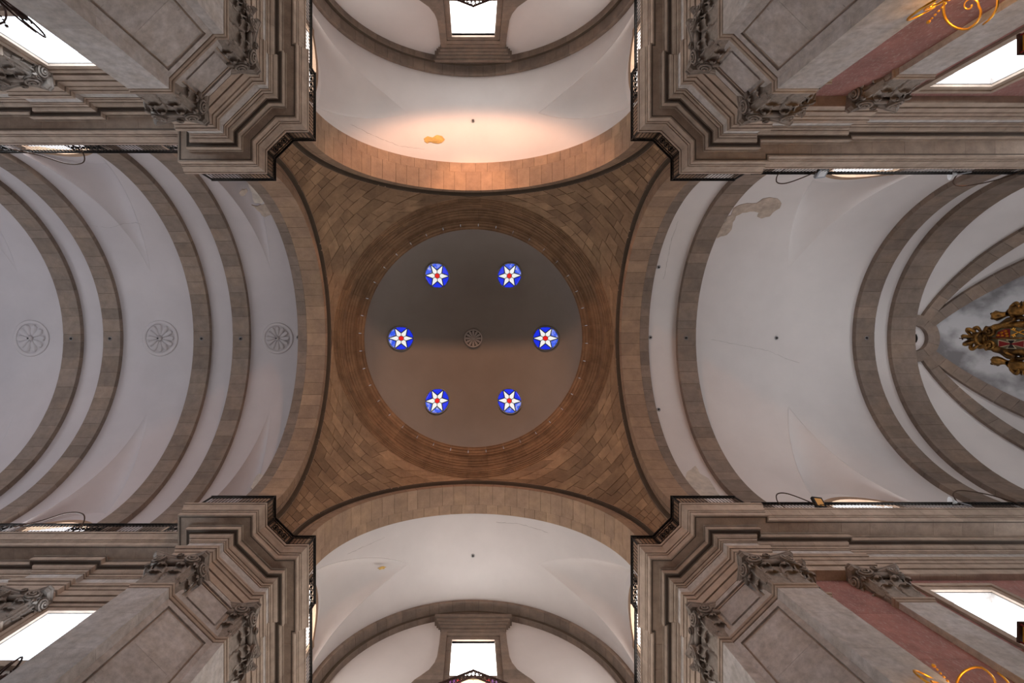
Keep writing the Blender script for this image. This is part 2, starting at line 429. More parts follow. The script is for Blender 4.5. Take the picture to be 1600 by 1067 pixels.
# ------------------------------------------------------------------ voussoir arches
def arch_ring(parent, axis, sgn, profile, n, hs, mname, name='voussoir', t0=0.0, t1=PI, gap=0.014, legs=True, jitter=0.0, core=True, shift=0.0):
    """profile: closed outline of (along, radius); the ring turns about the vault axis at height hs"""
    def put(a, R, t):
        c, z = R * math.cos(t), hs + R * math.sin(t)
        return (sgn * a, c, z) if axis == 'x' else (c, sgn * a, z)
    k = len(profile)
    cuts = [t0 + (t1 - t0) * (i + (shift if 0 < i < n else 0)) / n for i in range(n + 1)]
    for i in range(1, n): cuts[i] += (rnd.random() - 0.5) * jitter * (t1 - t0) / n
    rmin = min(p[1] for p in profile)
    g = gap / rmin / 2
    for i in range(n):
        a, b = cuts[i] + g, cuts[i + 1] - g
        st = [a, (a + b) / 2, b]
        v = [put(p[0], p[1], t) for t in st for p in profile]
        f = [tuple(range(k)), tuple(range(3 * k - 1, 2 * k - 1, -1))]
        for s_ in range(2):
            f += [(s_ * k + j, s_ * k + (j + 1) % k, (s_ + 1) * k + (j + 1) % k, (s_ + 1) * k + j) for j in range(k)]
        obj(name, v, f, M[mname], parent)
    if legs:
        for t in (0, PI):
            v = []
            for z in (17.6, hs - 0.004):
                for p in profile:
                    c = p[1] * math.cos(t)
                    v.append((sgn * p[0], c, z) if axis == 'x' else (c, sgn * p[0], z))
            f = [tuple(range(k)), tuple(range(2 * k - 1, k - 1, -1))] + [(j, (j + 1) % k, k + (j + 1) % k, k + j) for j in range(k)]
            obj('springer', v, f, M[mname], parent)
    if core:
        am = sum(p[0] for p in profile) / k; Rm = sum(p[1] for p in profile) / k
        pc = [(am + (p[0] - am) * 0.97, p[1] + 0.02 if p[1] < Rm else p[1] - 0.01) for p in profile]
        st = [t0 + (t1 - t0) * i / 60 for i in range(61)]
        v = [put(p[0], p[1], t) for t in st for p in pc]
        f = [(s_ * k + j, s_ * k + (j + 1) % k, (s_ + 1) * k + (j + 1) % k, (s_ + 1) * k + j) for s_ in range(60) for j in range(k)]
        obj('mortar_bed', v, f, M['mortar'], parent)

for (ax, sg), vn in SIDE.items():
    axis, s = ('x', ax) if ax else ('y', sg)
    root = empty('crossing_arch', (s * A_NEAR if axis == 'x' else 0, s * A_NEAR if axis == 'y' else 0, HS))
    tag(root, 'broad brown stone arch between the dome and the %s' % vn, 'arch', 'four arches carrying the dome')
    root.location = (0, 0, 0)
    near = [(7.6, RC), (8.55, RC), (8.55, 7.4), (7.75, 7.4), (7.62, 7.1), (7.52, 7.06), (7.50, 6.98), (7.56, 6.92), (7.68, 6.88), (7.70, 6.66), (7.60, 6.60)]
    far = [(8.56, RC + 0.015), (9.02, RC + 0.015), (9.02, 7.75), (8.56, 7.75)]
    arch_ring(root, axis, s, near, 31, HS, 'arch', jitter=0.25)
    arch_ring(root, axis, s, far, 31, HS, 'arch' if axis == 'y' else 'rib', jitter=0.25, shift=0.4)

def rib(axis, s, a0, a1, R, hs, n, label, steps=None, deep=0.25):
    root = empty('vault_rib'); tag(root, label, 'arch', 'stone ribs across the vaults')
    prof = steps or [(a0, R), (a1, R), (a1, R + deep + 0.2), (a0, R + deep + 0.2)]
    arch_ring(root, axis, s, prof, n, hs, 'rib', jitter=0.5)
    return root
for a0, a1, lab in ((11.87, 12.74, 'stone rib of the nave nearest the dome'), (13.96, 14.82, 'second stone rib of the nave, beside the middle rosette'),
                    (18.7, 19.6, 'third stone rib of the nave from the dome, past the middle rosette'), (20.8, 21.72, 'outermost stone rib of the nave, beside the outer rosette')):
    rib('x', -1, a0, a1, R_NV - 0.24, HS_NV, 33, lab)
for a0, a1, lab in ((10.45, 11.38, 'choir stone rib nearest the dome'), (19.55, 20.5, 'middle choir stone rib, before the coat of arms'), (21.35, 22.6, 'outer choir rib joined to a half ring at its crown')):
    rib('x', 1, a0, a1, R_CH - 0.24, HS_CH, 29, lab)
for s, nm in ((-1, 'warm-lit'), (1, 'cream-white')):
    rib('y', s, 13.45, 14.25, 6.3, HS_TR, 29, 'stepped stone rib framing the end window of the %s transept' % nm,
        [(13.45, 6.3), (13.92, 6.3), (13.92, 6.12), (14.25, 6.12), (14.25, 6.8), (13.45, 6.8)])

# ------------------------------------------------------------------ apse: quarter sphere, half ring, radial ribs
AX = 22.6
def sph(R, r, phi): return (AX + r * math.cos(phi), r * math.sin(phi), HS_CH + math.sqrt(max(0, R * R - r * r)))
def apse_part(name, p0, p1, material, parent, e0=0.0):
    v = []; nr, nphi = 24, 24
    for i in range(nr + 1):
        el = e0 + (PI / 2 - e0) * i / nr; r = R_CH * math.sin(el)
        for j in range(nphi + 1):
            phi = p0 + (p1 - p0) * j / nphi
            v.append((AX + r * math.cos(phi), r * math.sin(phi), HS_CH + R_CH * math.cos(el)))
    for j in range(nphi + 1):
        phi = p0 + (p1 - p0) * j / nphi
        v.append((AX + R_CH * math.cos(phi), R_CH * math.sin(phi), -1.6))
    k = nphi + 1
    f = [(i * k + j, i * k + j + 1, (i + 1) * k + j + 1, (i + 1) * k + j) for i in range(nr + 1) for j in range(nphi)]
    return obj(name, v, f, material, parent, True)
ap = apse_part('ceiling_apse', -PI / 2, -math.radians(45), M['plaster'], None)
tag(ap, 'white half dome of the apse with a clouded grey middle', 'vault', kind='structure')
apse_part('vault_panel', math.radians(45), PI / 2, M['plaster'], ap)
apse_part('painted_panel', -math.radians(45), math.radians(45), M['cloudy'], ap, 0.15)
v = [(AX, 0, HS_CH + R_CH)] + [sph(R_CH, R_CH * math.sin(0.15 * q / 3), -PI / 4 + PI / 2 * i / 12) for q in range(1, 4) for i in range(13)]
obj('crown_panel', v, [(0, 1 + i, 2 + i) for i in range(12)] + [(1 + q * 13 + i, 2 + q * 13 + i, 15 + q * 13 + i, 14 + q * 13 + i) for q in range(2) for i in range(12)], M['plaster'], ap, True)
# half ring
root = empty('half_ring_rib'); tag(root, 'half ring of stone at the crown of the outer choir rib', 'arch')
nseg = 5
for i in range(nseg):
    a, b = -PI / 2 + PI * i / nseg + 0.006, -PI / 2 + PI * (i + 1) / nseg - 0.006
    v = []; k = 4; ns = 5
    for j in range(ns + 1):
        t = a + (b - a) * j / ns
        for r, z in ((0.66, 24.85), (1.2, 24.80), (1.2, 25.2), (0.66, 25.2)):
            v.append((AX + r * math.cos(t), r * math.sin(t), z))
    f = [(0, 1, 2, 3), tuple(range(ns * k + 3, ns * k - 1, -1))] + [(j * k + q, j * k + (q + 1) % k, (j + 1) * k + (q + 1) % k, (j + 1) * k + q) for j in range(ns) for q in range(k)]
    obj('ring_stone', v, f, M['rib'], root)
# radial ribs
for phi, w_, lab in ((-62, 0.62, 'outer of the two radial ribs above the coat of arms'), (-45, 0.66, 'inner of the two radial ribs above the coat of arms'),
                     (45, 0.66, 'inner of the two radial ribs below the coat of arms'), (62, 0.62, 'outer of the two radial ribs below the coat of arms')):
    root = empty('radial_rib'); tag(root, lab + ', in the apse', 'arch', 'radial ribs of the apse')
    ph = math.radians(phi); d = Vector((math.cos(ph), math.sin(ph), 0)); sd = Vector((-math.sin(ph), math.cos(ph), 0))
    e0 = math.asin(1.12 / R_CH); n = 14
    for i in range(n):
        v = []
        for t in (e0 + (PI / 2 - e0) * i / n + 0.0007, e0 + (PI / 2 - e0) * (i + 0.5) / n, e0 + (PI / 2 - e0) * (i + 1) / n - 0.0007):
            for R, o_ in ((R_CH - 0.2, -1), (R_CH - 0.2, 1), (R_CH + 0.05, 1), (R_CH + 0.05, -1)):
                ww = w_ * (0.62 + 0.38 * min(1, t / 0.7))
                p = Vector((AX, 0, HS_CH)) + d * (R * math.sin(t)) + sd * (o_ * ww / 2) + Vector((0, 0, R * math.cos(t)))
                v.append(p)
        f = [(0, 1, 2, 3), (11, 10, 9, 8)] + [(s_ * 4 + j, s_ * 4 + (j + 1) % 4, (s_ + 1) * 4 + (j + 1) % 4, (s_ + 1) * 4 + j) for s_ in range(2) for j in range(4)]
        obj('rib_stone', v, f, M['rib'], root)

# ------------------------------------------------------------------ pendentives
RING_R = 7.5
EL1 = math.acos(RING_R / RHO)
for qx, qy in QUADS:
    root = empty('pendentive')
    tag(root, 'triangular stone pendentive in the %s corner beside the dome ring' % CORNER[(qx, qy)], 'pendentive', 'pendentives under the dome', kind='structure')
    def lim(el):
        r = RHO * math.cos(el)
        if r <= A_NEAR: return 0.0, PI / 2
        a = math.acos(A_NEAR / r); return a, PI / 2 - a
    def P(el, az, off=0.0):
        R = RHO + off
        r = R * math.cos(el)
        return (qx * r * math.cos(az), qy * r * math.sin(az), HS + R * math.sin(el))
    # mortar bed behind the stones, with a skirt down to the cornice
    v = []; ne, na = 40, 24
    for i in range(-1, ne + 1):
        el = EL1 * max(i, 0) / ne; a0, a1 = lim(el)
        for j in range(na + 1):
            p = P(el, a0 + (a1 - a0) * j / na, 0.03)
            v.append(p if i >= 0 else (p[0], p[1], 17.6))
    k = na + 1
    f = [(i * k + j, i * k + j + 1, (i + 1) * k + j + 1, (i + 1) * k + j) for i in range(ne + 1) for j in range(na)]
    obj('mortar_bed', v, f, M['mortar'], root, True)
    a0, a1 = lim(0.0); nb = 5
    for j in range(nb):      # upright course standing on the cornice
        v = []
        for z in (17.6, HS - 0.01):
            for off in (0.0, 0.06):
                for t in range(4):
                    p = P(0.0, a0 + (a1 - a0) * (j + 0.02 + 0.96 * t / 3) / nb, off); v.append((p[0], p[1], z))
        f = [(0, 1, 9, 8), (1, 2, 10, 9), (2, 3, 11, 10), (0, 4, 12, 8), (3, 11, 15, 7), (4, 5, 13, 12), (5, 6, 14, 13), (6, 7, 15, 14), (8, 9, 13, 12), (9, 10, 14, 13), (10, 11, 15, 14)]
        obj('base_stone', v, f, M['pend'], root)
    nc = 17
    els = [0.0]
    for c in range(nc): els.append(els[-1] + (0.8 + 0.5 * rnd.random()))
    els = [e / els[-1] * EL1 for e in els]
    for c in range(nc):
        e0, e1 = els[c], els[c + 1]; em = (e0 + e1) / 2
        a0, a1 = lim(em); L = (a1 - a0) * RHO * math.cos(em)
        n = max(3, int(round(L / 0.85)))
        cuts = [0.0] + [1.0 + 0.0 * i for i in range(n)]
        ws = [0.55 + rnd.random() * 0.9 for _ in range(n)]; tot = sum(ws); acc = 0; cuts = [0.0]
        for x in ws: acc += x / tot; cuts.append(acc)
        ge = 0.009 / RHO
        for j in range(n):
            pr = rnd.random() * -0.012
            v = []
            for lay in (0, 1):
                for ee, ss in ((e0 + ge, cuts[j]), (e0 + ge, cuts[j + 1]), (e1 - ge, cuts[j + 1]), (e1 - ge, cuts[j])):
                    b0, b1 = lim(ee); az = b0 + (b1 - b0) * ss
                    g = 0.009 / (RHO * math.cos(ee))
                    az += g if ss == cuts[j] else -g
                    v.append(P(ee, az, pr if lay == 0 else 0.06))
                if lay == 0:
                    b0, b1 = lim(em); v.append(P(em, b0 + (b1 - b0) * (cuts[j] + cuts[j + 1]) / 2, pr))
            # 0-3 front corners, 4 front centre, 5-8 back
            f = [(0, 1, 4), (1, 2, 4), (2, 3, 4), (3, 0, 4), (0, 5, 6, 1), (1, 6, 7, 2), (2, 7, 8, 3), (3, 8, 5, 0)]
            obj('stone_block', v, f, M['pend'], root)

# ------------------------------------------------------------------ dome ring, dome shell
ring = empty('dome_ring'); tag(ring, 'moulded circular stone cornice at the foot of the dome', 'cornice', kind='structure')
ZR = HS + math.sqrt(RHO ** 2 - RING_R ** 2)
def quirked(pts, back, g=0.035, h=0.022):
    """mouldings from bottom to top as (radius, height) bands, parted by little grooves"""
    out = []
    for i, (r0, z0, r1, z1) in enumerate(pts):
        if i: out += [(r0 + g, z0), (r0 + g, z0 + h), (r0, z0 + h)]
        else: out += [(r0, z0)]
        out += [(r1, z1)]
    return out + [(back, pts[-1][3]), (back, pts[0][1])]
tiers = [
    quirked([(7.54, ZR - 0.04, 7.46, ZR + 0.06), (7.43, ZR + 0.06, 7.40, ZR + 0.16), (7.36, ZR + 0.16, 7.36, ZR + 0.32), (7.31, ZR + 0.32, 7.28, ZR + 0.42)], 7.8),
    quirked([(7.24, ZR + 0.43, 7.20, ZR + 0.52), (7.16, ZR + 0.52, 7.14, ZR + 0.62)], 7.8),
    quirked([(7.19, ZR + 0.63, 7.16, ZR + 1.12)], 7.8),
    quirked([(7.12, ZR + 1.13, 7.05, ZR + 1.24), (7.02, ZR + 1.24, 6.94, ZR + 1.36), (6.90, ZR + 1.36, 6.80, ZR + 1.48), (6.76, ZR + 1.48, 6.75, ZR + 1.58)], 7.8),
    quirked([(6.62, ZR + 1.59, 6.60, ZR + 1.76), (6.55, ZR + 1.76, 6.46, ZR + 1.88), (6.40, ZR + 1.88, 6.32, ZR + 1.98), (6.28, ZR + 1.98, 6.27, ZR + 2.06)], 7.8),
]
def lathe_block(parent, name, prof, t0, t1, material, ns=3):
    k = len(prof); v = []
    for i in range(ns + 1):
        t = t0 + (t1 - t0) * i / ns
        v += [(r * math.cos(t), r * math.sin(t), z) for r, z in prof]
    f = [tuple(range(k)), tuple(range(ns * k + k - 1, ns * k - 1, -1))] + [(i * k + j, i * k + (j + 1) % k, (i + 1) * k + (j + 1) % k, (i + 1) * k + j) for i in range(ns) for j in range(k)]
    return obj(name, v, f, material, parent)
for ti, prof in enumerate(tiers):
    n = 40; off = rnd.random()
    for i in range(n):
        t0, t1 = 2 * PI * (i + off) / n + 0.0007, 2 * PI * (i + 1 + off) / n - 0.0007
        lathe_block(ring, 'ring_stone', prof, t0, t1, M['ring'])
bed = [(7.6, ZR + 0.02), (7.4, ZR + 0.45), (7.3, ZR + 1.1), (6.95, ZR + 1.6), (6.6, ZR + 2.0), (7.9, ZR + 2.0), (7.9, ZR)]
lathe_block(ring, 'mortar_bed', bed, 0, 2 * PI - 1e-4, M['mortar'], 96)

DZ, DR, DH = ZR + 1.9, 6.42, 3.6
def dome_z(x, y): return DZ + DH * math.sqrt(max(0, 1 - (x * x + y * y) / (DR * DR)))
v = []; nr, na = 40, 96
for i in range(nr + 1):
    r = DR * math.sin(PI / 2 * i / nr)
    for j in range(na):
        t = 2 * PI * j / na
        v.append((r * math.cos(t), r * math.sin(t), DZ + DH * math.cos(PI / 2 * i / nr)))
f = [(i * na + j, i * na + (j + 1) % na, (i + 1) * na + (j + 1) % na, (i + 1) * na + j) for i in range(nr) for j in range(na)]
dome = obj('ceiling_dome', v, f, M['shaded_dome_plaster'], None, True)
tag(dome, 'smooth plaster dome toned grey for its shade, with six star windows', 'dome', kind='structure')

# star windows
WHERE = ['at the right of the dome, level with the rosette', 'at the lower right of the dome', 'at the lower left of the dome', 'at the left of the dome, level with the rosette', 'at the upper left of the dome', 'at the upper right of the dome']
def star_window(k):
    t = PI / 3 * k
    z0 = 30.4; r0 = 112.3 * z0 / FOC
    for _ in range(8):
        z0 = dome_z(r0, 0); r0 = 112.3 * z0 / FOC
    cx, cy = r0 * math.cos(t), r0 * math.sin(t)
    SR = 18.0 * z0 / FOC
    root = empty('window_%d' % (WN[0] + k + 1))
    tag(root, 'round blue window with a white star and red centre ' + WHERE[k], 'window', 'star windows of the dome', kind='structure')
    def pt(a, r, d): 
        x, y = cx + SR * r * math.cos(a), cy + SR * r * math.sin(a)
        return (x, y, dome_z(x, y) - d)
    # rim and lead backing
    v = []; n = 32; prof = [(1.0, -0.02), (1.0, 0.13), (1.04, 0.13), (1.06, -0.02)]
    for i in range(n):
        v += [pt(2 * PI * i / n, r, d) for r, d in prof]
    f = [(i * 4 + j, i * 4 + (j + 1) % 4, ((i + 1) % n) * 4 + (j + 1) % 4, ((i + 1) % n) * 4 + j) for i in range(n) for j in range(4)]
    obj('rim', v, f, M['steel'], root)
    v = [pt(0, 0, 0.02)] + [pt(2 * PI * i / n, q / 5, 0.02) for q in range(1, 6) for i in range(n)]
    obj('lead_came', v, [(0, 1 + i, 1 + (i + 1) % n) for i in range(n)] + [(1 + q * n + i, 1 + q * n + (i + 1) % n, 1 + (q + 1) * n + (i + 1) % n, 1 + (q + 1) * n + i) for q in range(4) for i in range(n)], M['lead'], root)
    def piece(name, poly, mname, shrink):
        c = (sum(p[0] for p in poly) / len(poly), sum(p[1] for p in poly) / len(poly))
        v = []
        for d in (0.11, 0.06):
            for p in poly:
                vx, vy = c[0] - p[0], c[1] - p[1]; l = math.hypot(vx, vy) or 1
                q = (p[0] + vx / l * shrink, p[1] + vy / l * shrink)
                x, y = cx + SR * q[0], cy + SR * q[1]
                v.append((x, y, dome_z(x, y) - d))
        n = len(poly)
        f = [tuple(range(n)), tuple(range(2 * n - 1, n - 1, -1))] + [(i, (i + 1) % n, n + (i + 1) % n, n + i) for i in range(n)]
        obj(name, v, f, M[mname], root)
    pol = lambda a, r: (r * math.cos(a), r * math.sin(a))
    piece('red_centre', [pol(2 * PI * i / 16, 0.185) for i in range(16)], 'star_red', 0.0)
    for j in range(6):
        a = j * PI / 3
        piece('star_point', [pol(a - PI / 6, 0.21), pol(a - PI / 6, 0.44), pol(a, 0.96), pol(a + PI / 6, 0.44), pol(a + PI / 6, 0.21), pol(a, 0.2)], 'star_white', 0.035)
        out = abs(((a + PI / 6 - t + PI) % (2 * PI)) - PI) < PI / 3 + 0.1
        piece('blue_pane', [pol(a + PI / 6, 0.47)] + [pol(a + 0.03 + (PI / 3 - 0.06) * i / 6, 0.99) for i in range(7)], 'star_blue_pale' if out else 'star_blue', 0.045)
for k in range(6): star_window(k)
WN[0] += 6

# rosette at the top of the dome
def ring_mesh(mb, c, prof, n=32):
    k = len(prof)
    v = [(c[0] + r * math.cos(2 * PI * i / n), c[1] + r * math.sin(2 * PI * i / n), c[2] + z) for i in range(n) for r, z in prof]
    f = [(i * k + j, i * k + (j + 1) % k, ((i + 1) % n) * k + (j + 1) % k, ((i + 1) % n) * k + j) for i in range(n) for j in range(k)]
    mb.add(v, f)
ZT = DZ + DH
ros = empty('dome_rosette', (0, 0, ZT)); tag(ros, 'small pierced round rosette at the top of the dome', 'rosette')
mb = MB(); ring_mesh(mb, (0, 0, 0), [(0.50, 0.0), (0.50, -0.14), (0.56, -0.16), (0.60, -0.10), (0.60, 0.0)]); mb.build('rim', M['rosette'], ros, False)
mb = MB(); mb.add([(0.5 * math.cos(2 * PI * i / 32), 0.5 * math.sin(2 * PI * i / 32), -0.012) for i in range(32)], [tuple(range(32))]); mb.build('dark_disc', M['hook'], ros)  # flat dark disc: shade of the openings painted in
for i in range(12):
    a = 2 * PI * i / 12; mb = MB()
    poly = [(0.10, -0.02), (0.26, -0.055), (0.44, -0.085), (0.51, 0.0), (0.44, 0.085), (0.26, 0.055), (0.10, 0.02)]
    mb.prism(poly, lambda p, k: (p[0] * math.cos(a) - p[1] * math.sin(a), p[0] * math.sin(a) + p[1] * math.cos(a), -0.09 if k == 0 else -0.03))
    mb.build('petal', M['rosette'], ros)
mb = MB(); mb.ball((0, 0, -0.07), 0.12, 1, 1, 0.7, 14, 6); mb.build('hub', M['rosette'], ros, True)

# plaster rosettes of the nave
leaf_me = None
def nave_rosette(x, R, label, n):
    zc = HS_NV + R_NV
    root = empty('ceiling_rosette', (x, 0, zc)); tag(root, label, 'rosette', 'flower rosettes of the nave vault')
    def zz(px, py): return HS_NV + math.sqrt(R_NV ** 2 - py * py) - zc
    v = []; ns = 48; prof = [(1.0, 0.0), (0.97, -0.05), (0.9, -0.06), (0.86, -0.035), (0.82, -0.03), (0.80, 0.0)]
    for i in range(ns):
        t = 2 * PI * i / ns
        for r, d in prof:
            px, py = R * r * math.cos(t), R * r * math.sin(t); v.append((px, py, zz(px, py) + d * 0.7 - 0.004))
    k = len(prof)
    f = [(i * k + j, i * k + (j + 1) % k, ((i + 1) % ns) * k + (j + 1) % k, ((i + 1) % ns) * k + j) for i in range(ns) for j in range(k)]
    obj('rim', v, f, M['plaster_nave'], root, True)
    for i in range(n):
        a = 2 * PI * i / n; ca, sa = math.cos(a), math.sin(a)
        lw = 0.16 * R * 12 / n * 1.05
        prof = [(0.16, 0.35, 0.05), (0.30, 0.75, 0.09), (0.46, 1.0, 0.10), (0.58, 0.85, 0.12), (0.66, 0.95, 0.10), (0.72, 0.6, 0.11), (0.76, 0.1, 0.06)]
        v = []
        for r, wv, d in prof:
            for u, dd in ((-1, 0.0), (-0.55, 0.9), (0, 0.45), (0.55, 0.9), (1, 0.0)):
                px, py = R * r, u * wv * lw * (0.55 + 0.5 * r)
                x_, y_ = px * ca - py * sa, px * sa + py * ca
                v.append((x_, y_, zz(x_, y_) - d * dd - 0.006))
        f = [(i2 * 5 + j, i2 * 5 + j + 1, (i2 + 1) * 5 + j + 1, (i2 + 1) * 5 + j) for i2 in range(len(prof) - 1) for j in range(4)]
        obj('petal', v, f, M['plaster_nave'], root, True)
    mb = MB(); mb.ball((0, 0, -0.05), 0.13 * R, 1, 1, 0.9, 14, 6); mb.build('hub', M['plaster_nave'], root, True)
    mb = MB(); mb.tube([(-0.02, 0, -0.1), (-0.05 * R, 0, -0.2)], 0.035, 8); mb.build('hook', M['hook'], root)
nave_rosette(-10.45, 0.84, 'flower rosette on the nave vault nearest the dome', 12)
nave_rosette(-16.72, 0.96, 'middle flower rosette on the nave vault, between two pairs of ribs', 12)
nave_rosette(-23.62, 0.98, 'outer flower rosette on the nave vault, farthest from the dome', 10)

# ------------------------------------------------------------------ walls
NWIN = [(-12.85, -10.4, 12.45, 14.7), (-20.4, -17.9, 12.45, 14.7), (-27.4, -24.9, 12.45, 14.7)]
CWIN = (13.6, 15.44, 11.2, 14.49)
for qy, nm in ((-1, 'top'), (1, 'bottom')):
    wall_rect('wall_nave_%s' % nm, 'grey stone nave wall under the %s cornice of the rosette vault' % ('upper' if qy < 0 else 'lower'), 'x', qy * 8.3, qy * 0.6, -30, -8.5, -1.6, 17.7, NWIN, M['pier'])
    cw_ = wall_rect('wall_choir_%s' % nm, 'choir wall faced with pink marble under the %s choir cornice' % ('upper' if qy < 0 else 'lower'), 'x', qy * 7.56, qy * 0.6, 9.4, 23.4, -1.6, 17.7, [CWIN], M['pier'])
    def slab(x0, x1, z0, z1):
        mb = MB(); a, b = sorted((qy * 7.52, qy * 7.56)); mb.box(x0 + 0.004, x1 - 0.004, a, b, z0 + 0.004, z1 - 0.004); mb.build('marble_slab', M['marble'], cw_)
    zs = [-1.6, 4, 8.0, 9.6, 11.4, 13.3, 15.15]
    for i in range(len(zs) - 1):
        slab(9.6, 11.9, zs[i], zs[i + 1]); slab(12.8, 13.29, zs[i], zs[i + 1]); slab(15.75, 19.0, zs[i], zs[i + 1])
    slab(13.29, 15.75, 14.80, 15.15)
    slab(13.29, 15.75, 8.0, 10.88)
for qx, nm in ((-1, 'left'), (1, 'right')):
    for qy, nn in ((-1, 'top'), (1, 'bottom')):
        wall_rect('wall_transept_%s_%s' % (nn, nm), 'transept side wall behind the %s pier beside the %s' % (CORNER[(qx, qy)], SIDE[(0, qy)]), 'y', qx * 7.3, qx * 0.6, *sorted((qy * 8.4, qy * 14.3)), -1.6, 17.7, [], M['pier'])
mb = MB(); mb.box(-30.6, -30, -8.9, 8.9, -1.6, 26.5)
tag(mb.build('wall_west', M['plaster_nave']), 'plain end wall closing the nave', 'wall', kind='structure')
for qy, nm in ((-1, 'top'), (1, 'bottom')):
    wall_rect('wall_transept_end_%s' % nm, 'white end wall around the tall window of the %s' % SIDE[(0, qy)], 'x', qy * 14.2, qy * 0.6, -7.6, 7.6, -1.6, 25.6, [(-1.0, 1.0, 18.6, 22.8)], M['plaster'])

# ------------------------------------------------------------------ windows in the walls
def pane_xz(parent, x0, x1, y, z0, z1, m, name='pane'):
    mb = MB(); mb.box(x0, x1, y - 0.01, y + 0.01, z0, z1); return mb.build(name, m, parent)
def wall_window(x0, x1, z0, z1, yf, qy, strength, label, color, fr=0.3, stone='ent'):
    WN[0] += 1
    root = empty('window_%d' % WN[0]); tag(root, label, 'window', 'square-headed windows under the cornice', kind='structure')
    pane_xz(root, x0, x1, qy * (yf + 0.34), z0, z1, emit('daylight_pane', color, strength))
    def bar(a, b, c, d, p0, p1, name):
        mb = MB(); mb.box(a, b, *sorted((qy * (yf - p0), qy * (yf + p1))), c, d); mb.build(name, M[stone], root)
    for nm, o0, o1, p in (('frame', 0.0, fr * 0.6, 0.07), ('outer_frame', fr * 0.6, fr, 0.12)):
        bar(x0 - o1, x1 + o1, z1 + o0, z1 + o1, p, 0.02, 'head_' + nm)
        bar(x0 - o1, x1 + o1, z0 - o1, z0 - o0, p, 0.02, 'sill_' + nm)
        bar(x0 - o1, x0 - o0, z0 - o0, z1 + o0, p, 0.02, 'jamb_' + nm)
        bar(x1 + o0, x1 + o1, z0 - o0, z1 + o0, p, 0.02, 'jamb_' + nm)
    return root
for qy, nm in ((-1, 'upper'), (1, 'lower')):
    for i, h in enumerate(NWIN):
        wall_window(*h, 8.3, qy, DAY['nave'], ['bright window beside the %s left pier' % nm, 'nave window behind the dark scrolled bracket in the %s wall' % nm, 'far nave window in the %s wall by the end wall' % nm][i], (0.8, 0.9, 1.0))
    wall_window(*CWIN, 7.56, qy, DAY['choir'], 'bright window in the pink marble of the %s choir wall' % nm, (0.9, 0.95, 1.0), 0.3)
# end windows of the transepts
for qy, vn in ((-1, 'warm-lit'), (1, 'cream-white')):
    WN[0] += 1
    root = empty('window_%d' % WN[0]); tag(root, 'tall window in a scrolled stone frame at the end of the %s transept' % vn, 'window', 'transept end windows', kind='structure')
    Y = lambda p: qy * (14.2 - p)
    def bx(nm, x0, x1, p0, p1, z0, z1, m='rib'):
        mb = MB(); mb.box(x0, x1, *sorted((Y(p0), Y(p1))), z0, z1); return mb.build(nm, M[m], root)
    pane_xz(root, -1.0, 1.0, qy * 14.47, 20.75, 22.8, emit('daylight_pane', (1.0, 0.98, 0.95), DAY['trans']))
    bx('transom', -1.0, 1.0, -0.2, -0.3, 20.6, 20.78)
    cols = ['glass_violet', 'glass_red', 'glass_gold', 'glass_gold', 'glass_gold', 'glass_gold', 'glass_red', 'glass_violet']
    for i, c in enumerate(cols):
        pane_xz(root, -1.0 + 0.25 * i + 0.01, -0.75 + 0.25 * i - 0.01, qy * 14.45, 18.6, 20.58, M[c], 'stained_pane')
    for s in (-1, 1):
        for k in range(6):
            z0, z1 = 18.0 + k * 0.8, 18.0 + (k + 1) * 0.8 - 0.008
            bx('jamb_stone', *sorted((s * 1.0, s * 1.24)), -0.1, 0.08, z0, min(z1, 22.8))
        # flaring side piece
        prof = [(17.7, 2.65), (19.7, 2.62), (20.05, 2.42), (20.3, 2.18), (20.65, 1.88), (21.1, 1.68), (21.5, 1.6), (22.4, 1.57), (23.3, 1.57)]
        for k in range(len(prof) - 1):
            (za_, xa), (zb_, xb) = prof[k], prof[k + 1]
            mb = MB(); mb.prism([(s * 1.25, za_), (s * xa, za_), (s * xb, zb_), (s * 1.25, zb_)], lambda p, kk: (p[0], Y(0.02 if kk else 0.14), p[1]))
            mb.build('scroll_stone', M['rib'], root)
    bx('lintel', -1.24, 1.24, -0.1, 0.08, 22.8, 23.04); bx('lintel_fascia', -1.27, 1.27, -0.1, 0.12, 23.04, 23.3)
    for hw, p, z0, z1 in ((1.55, 0.15, 23.3, 23.52), (1.60, 0.22, 23.52, 23.70), (1.70, 0.30, 23.70, 23.84), (1.80, 0.38, 23.84, 24.02), (1.90, 0.46, 24.02, 24.24)):
        bx('hood_course', -hw, hw, -0.05, p, z0, z1)
# unseen window panes added beyond the picture to light the piers and vaults
def added_window(label, c, ux, hw, z0, z1, color, strength):
    WN[0] += 1
    root = empty('window_%d' % WN[0]); tag(root, label, 'window', 'unseen windows added for light', kind='structure')
    c = Vector(c); u = Vector(ux).normalized(); n = Vector((-u.y, u.x, 0))
    def plate(nm, a, b, p, q, d0, d1, m):
        mb = MB(); v = [tuple(c + u * x + n * d + Vector((0, 0, z))) for d in (d0, d1) for x, z in ((a, p), (b, p), (b, q), (a, q))]
        mb.add(v, [(0, 1, 2, 3), (7, 6, 5, 4), (0, 4, 5, 1), (1, 5, 6, 2), (2, 6, 7, 3), (3, 7, 4, 0)]); mb.build(nm, m, root)
    plate('pane', -hw, hw, z0, z1, -0.02, 0.02, emit('daylight_pane', color, strength))
    for a, b, p, q in ((-hw - 0.2, -hw, z0, z1), (hw, hw + 0.2, z0, z1), (-hw - 0.2, hw + 0.2, z1, z1 + 0.2), (-hw - 0.2, hw + 0.2, z0 - 0.2, z0)):
        plate('frame', a, b, p, q, -0.08, 0.08, M['ent'])
